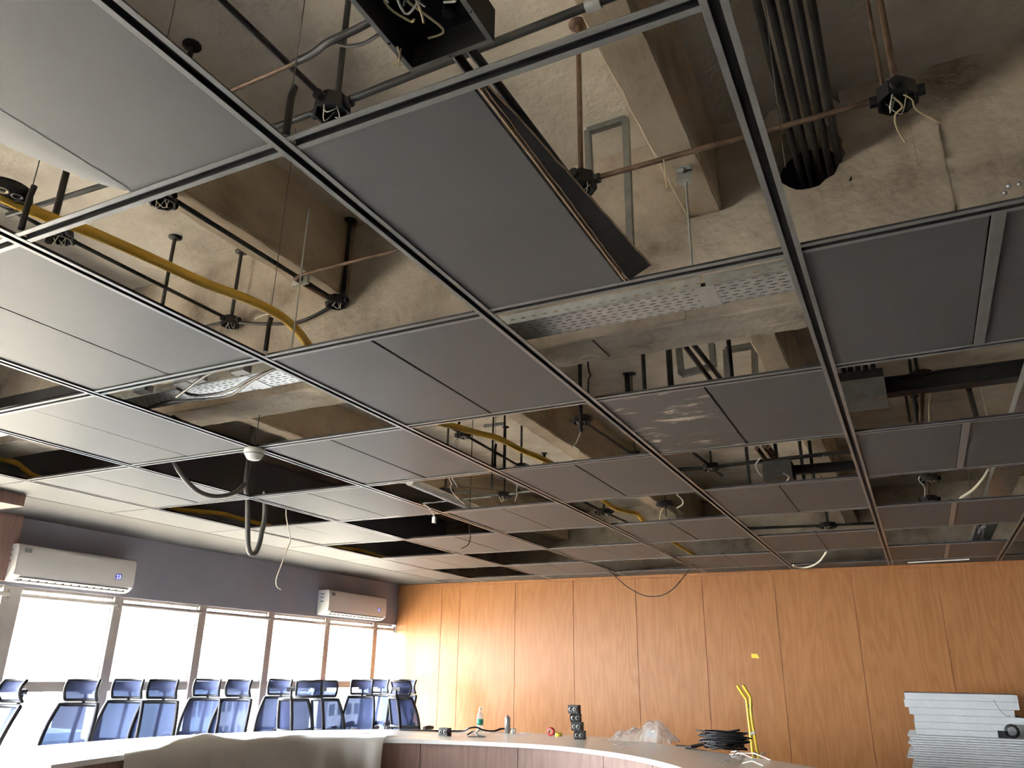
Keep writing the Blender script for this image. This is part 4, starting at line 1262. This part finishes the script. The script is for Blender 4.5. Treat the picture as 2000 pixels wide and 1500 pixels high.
# black cables, papers, tools
wire_thing('power_cable', [on_table(x, y) + Vector((0, 0, .012 + dz)) for x, y, dz in ((780, 1427, 0), (830, 1429, 0), (900, 1430, 0), (915, 1432, .04), (930, 1432, .05), (945, 1432, .02), (965, 1430, 0), (980, 1429, .02), (1000, 1429, .01))], 0.011, 'black_plastic', 'black cable looped along the table behind the bottle', k=6)
c = thing('pliers', 'dark pliers lying in front of the bottle', 'tool', on_table(928, 1438))
MB().tube(catmull([on_table(913, 1437) + Vector((0, 0, .01)), on_table(925, 1436) + Vector((0, 0, .04)), on_table(933, 1440) + Vector((0, 0, .01))], 5), 0.008, 6).build('handle', 'black_plastic', c)
MB().tube(catmull([on_table(935, 1436) + Vector((0, 0, .05)), on_table(930, 1438) + Vector((0, 0, .02)), on_table(942, 1440) + Vector((0, 0, .008))], 5), 0.008, 6).build('handle', 'steel_grey', c)
MB().bar(on_table(914, 1440) + Vector((0, 0, .006)), on_table(948, 1440) + Vector((0, 0, .006)), 0.03, .01).build('jaw', 'steel_grey', c)
c = thing('paper_sheets', 'loose white papers on the table before the corner chairs', 'papers', on_table(720, 1434))
for k, (x, y, a) in enumerate(((690, 1433, .2), (720, 1432, .6), (705, 1431, -.1))):
    p = on_table(x, y)
    s = MB().box(-.15, .15, -.11, .11, 0, .001)
    t_ = Matrix.Translation((p.x, p.y, TZ + .002 + k * .002)) @ Matrix.Rotation(a, 4, 'Z')
    s.v = [tuple(t_ @ Vector(v)) for v in s.v]
    s.build('sheet', 'paper', c)
q = on_table(1218, 1455)
tag(MB().box(q.x - .1, q.x + .1, q.y - .02, q.y + .02, TZ, TZ + .003).build('metal_strip', 'steel_grey'), 'thin grey strip lying in front of the plastic bag', 'strip')
c = thing('clips', 'few tiny white clips scattered beside the cup', 'clips', on_table(1025, 1434))
for k in range(5):
    p = on_table(1018 + k * 5, 1433 + (k % 2))
    MB().box(p.x - .012, p.x + .012, p.y - .006, p.y + .006, TZ, TZ + .01).build('clip', 'paper', c)

# plastic bag
bl, br = on_table(1198, 1448), on_table(1320, 1448)
bc = (bl + br) / 2
bg_ = thing('plastic_bag', 'crumpled clear plastic bag with printed label', 'bag', bc)
rows = []
rnd = random.Random(3)
wx = (br - bl).length / 2
for i in range(13):
    row = []
    for j in range(25):
        u, v_ = j / 24 * 2 - 1, i / 12 * 2 - 1
        hgt = max(0, (1 - u ** 4)) * max(0, (1 - v_ ** 2)) ** .7 * (0.10 + 0.11 * math.exp(-((u - .35) / .35) ** 2) + 0.02 * math.sin(u * 14))
        row.append(Vector((bc.x + u * wx + rnd.uniform(-.012, .012), bc.y + v_ * .17 + rnd.uniform(-.012, .012), TZ + .004 + hgt + rnd.uniform(0, .022) * (hgt > .01))))
    rows.append(row)
MB().grid(rows, False).build('film', 'bag_plastic', bg_)
p = bc + Vector((.10, -.12, .07))
MB().prism([p + Vector((-.06, 0, -.03)), p + Vector((.05, 0, -.025)), p + Vector((.06, .01, .05)), p + Vector((-.05, .01, .055))], (0, -.001, 0)).build('label', 'paper', bg_)
MB().prism([p + Vector((-.048, -.003, -.002)), p + Vector((.044, -.003, .003)), p + Vector((.046, -.003, .018)), p + Vector((-.046, -.003, .013))], (0, -.001, 0)).build('print', 'blue_print', bg_)

# coil of black cable
cc = on_table(1415, 1464)
coil = thing('cable_coil', 'coil of thin black cable lying on the table', 'cable', cc)
for k in range(22):
    a0 = rnd.uniform(0, 6.28)
    rx, ry = rnd.uniform(.14, .27), rnd.uniform(.08, .16)
    zz = .005 + .013 * (k % 9)
    tx, ty = rnd.uniform(-.35, .35), rnd.uniform(-.35, .35)
    pts = []
    for s in range(25):
        a = a0 + s / 24 * 6.28
        pts.append(cc + Vector((rx * math.cos(a), ry * math.sin(a), max(.006, zz + .04 + tx * .12 * math.cos(a) + ty * .12 * math.sin(a) + rnd.uniform(-.005, .005)))))
    MB().tube(pts, 0.0075, 6).build('loop', 'black_plastic', coil)
MB().tube(catmull([cc + Vector((-.24, -.1, .01)), cc + Vector((-.32, -.16, .008)), cc + Vector((-.30, -.26, .008)), cc + Vector((-.1, -.32, .008))], 5), 0.004, 6).build('free_end', 'black_plastic', coil)
c = thing('cutter', 'black cutter pointing left from the cable coil', 'tool', on_table(1350, 1458))
MB().bar(on_table(1320, 1458) + Vector((0, 0, .01)), on_table(1340, 1459) + Vector((0, 0, .01)), .02, .014).build('blade', 'black_plastic', c)
MB().bar(on_table(1345, 1462) + Vector((0, 0, .012)), on_table(1372, 1458) + Vector((0, 0, .02)), .05, .02).build('handle', 'black_plastic', c)
# cable ties
c = thing('cable_ties', 'handful of white cable ties in front of the coil', 'cable ties', on_table(1440, 1478))
for x0, y0, x1, y1 in ((1425, 1475, 1470, 1482), (1428, 1470, 1450, 1478), (1445, 1472, 1505, 1486), (1470, 1477, 1480, 1474), (1430, 1480, 1445, 1470), (1485, 1478, 1496, 1474), (1405, 1495, 1425, 1490), (1450, 1492, 1490, 1497)):
    a, b = on_table(x0, y0), on_table(x1, y1)
    MB().tube([a + Vector((0, 0, .005)), (a + b) / 2 + Vector((0, 0, .03)), b + Vector((0, 0, .006))], 0.005, 5).build('tie', 'paper', c)

# ------------------------------------------------------------------ right side: yellow handle, boards
c = thing('hand_truck', 'yellow twin-tube handle leaning before the wood wall', 'hand truck', (-1.98, 10.6, 0))
for d in (0, 1):
    P = [at(1440 + 11 * d, 1339 - 1 * d, Y=10.6), at(1458 + 8 * d, 1366 - 4 * d, Y=10.6), at(1462 + 6 * d, 1400, Y=10.6), at(1470 + 9 * d, 1465, Y=10.6)]
    e = P[-1] + (P[-1] - P[-2]) * 1.4
    e.z = 0.12
    MB().tube(catmull([P[0], P[0].lerp(P[1], .8), P[1], P[1].lerp(P[2], .3), P[2], P[3], e], 5), 0.018, 10).build('tube', 'yellow_paint', c)
a, b = at(1467, 1379, Y=10.6), at(1464, 1378, Y=10.6)
MB().tube([at(1459, 1379, Y=10.6), at(1470, 1376, Y=10.6)], 0.012, 8).build('cross_tube', 'steel_grey', c)
MB().tube([at(1465, 1433, Y=10.59), at(1475, 1431, Y=10.59)], 0.02, 8).build('strap', 'white_wire', c)
MB().box(-2.25, -1.7, 10.45, 10.62, 0.0, 0.02).build('toe_plate', 'yellow_paint', c)
for x in (-2.2, -1.75):
    MB().lathe([(0, -.03), (.1, -.03), (.12, 0), (.1, .03), (0, .03)], (x, 10.7, .12), 18, 'X').build('wheel', 'black_plastic', c)

Yb = 10.3
pal = thing('pallet', 'low wooden pallet under the white boards', 'pallet', (0.4, 10.6, 0))
for y in (10.35, 10.75, 11.15):
    MB().box(-.24, .98, y, y + .1, 0, .09).build('bearer', 'pallet_wood', pal)
for k in range(6):
    MB().box(-.24 + k * .21, -.24 + k * .21 + .17, 10.32, 11.28, .09, .11).build('slat', 'pallet_wood', pal)
z = 0.11
thin = MB().box(0, 1.16, 0, .98, 0, .0195).mesh('white_board', 'board_white')
rb = random.Random(5)
cnt = 0
while z < 0.835:
    e = thin
    o = bpy.data.objects.new('white_board', e)
    col.objects.link(o)
    o.location = (-0.262 + rb.uniform(-.022, .022) - (.03 if .6 < z < .66 else 0), Yb + rb.uniform(-.012, .008), z)
    o.rotation_euler = (0, 0, rb.uniform(-.008, .008))
    tag(o, 'thin white board in the lower part of the stack', 'board', 'thin boards in the stack')
    z += 0.0228 + rb.uniform(0, .002)
    cnt += 1
big = [(-0.19, 1.05, .062, 'lowest thick white board above the thin ones'), (-0.19, 1.05, .07, 'thick white board just below the middle of the upper stack'), (-0.185, 1.05, .072, 'thick white board at the middle of the upper stack'), (-0.225, 1.0, .072, 'thick white board sticking out left, third from the top'), (-0.262, 1.09, .078, 'thick white board, second from the top'), (-0.25, 1.08, .072, 'topmost thick white board of the stack')]
for x, w, h, lab in big:
    c = thing('white_board_pack', lab, 'board', (x + w / 2, Yb + .5, z), 'thick boards in the stack')
    MB().box(x, x + w, Yb + .03, Yb + .95, z, z + h - .004).build('board', 'board_white', c)
    MB().box(x - .012, x + w - .04, Yb + .022, Yb + .95, z + h - .004, z + h - .001).build('paper_face', 'board_core', c)
    z += h
q = at(1970, 1428, Y=Yb - .06)
zl = 0.70
c = thing('tape_dispenser', 'black ring and clamp lying against the front of the white boards', 'clamp', q)
MB().lathe([(0.045, -.03), (0.068, -.03), (0.07, 0), (0.068, .03), (0.045, .03), (0.045, -.03)], q + Vector((0.03, 0, 0)), 20, 'Y').build('ring', 'black_plastic', c)
MB().box(q.x - .10, q.x - .01, q.y - .03, q.y + .04, q.z - .07, q.z + .0).build('block', 'black_plastic', c)
wire_thing('thin_wire_loop', [at(x, y, Y=Yb - .01) for x, y in ((1940, 1366), (1952, 1385), (1965, 1398), (1974, 1398))], 0.003, 'thin_wire', 'thin crossed wire hanging over the upper white boards', 'wire')

# ------------------------------------------------------------------ the city outside
tag(MB().box(-400, XW - 3, -300, 400, -46, -45).build('ground', 'city_ground'), kind='structure')


def tower(name, label, px0, px1, X, top, mat, floors, cols, depth=14):
    y0, y1 = at(px0, 1380, X=X).y, at(px1, 1380, X=X).y
    c = thing(name, label, 'building', (X - depth / 2, (y0 + y1) / 2, -45))
    MB().box(X - depth, X, y0, y1, -45, top).build('body', mat, c)
    MB().box(X - depth - .2, X + .2, y0 - .2, y1 + .2, top, top + .5).build('parapet', mat, c)
    h = 3.1
    me = None
    for f_ in range(floors):
        zz = top - 2.4 - f_ * h
        for k in range(cols):
            w = (y1 - y0) / cols
            ya = y0 + w * (k + .2)
            if me is None:
                me = MB().box(0, .12, 0, w * .6, 0, 1.5).mesh('window', 'building_glass')
            link('window', me, c, (X - .06, ya, zz))
    return c


tower('apartment_tower', 'bluish tower with balconies seen through the chairs', 372, 426, -62, -0.5, 'building_blue', 6, 4)
tower('office_block', 'white office block with dark windows seen through the chairs', 430, 500, -75, -1.0, 'building_pale', 6, 6)
tower('apartment_tower', 'pale tower behind the black chairs beyond the windows', 540, 600, -100, -2.0, 'building_pale', 6, 5)
tower('apartment_tower', 'bluish block seen low at the left windows', 95, 185, -55, -3.5, 'building_blue', 5, 5)
tower('office_block', 'pale block seen through the fourth chair', 250, 345, -90, -1.5, 'building_pale', 6, 6)
tower('office_block', 'pale block seen low near the corner of the windows', 640, 720, -80, -2.5, 'building_pale', 5, 5)
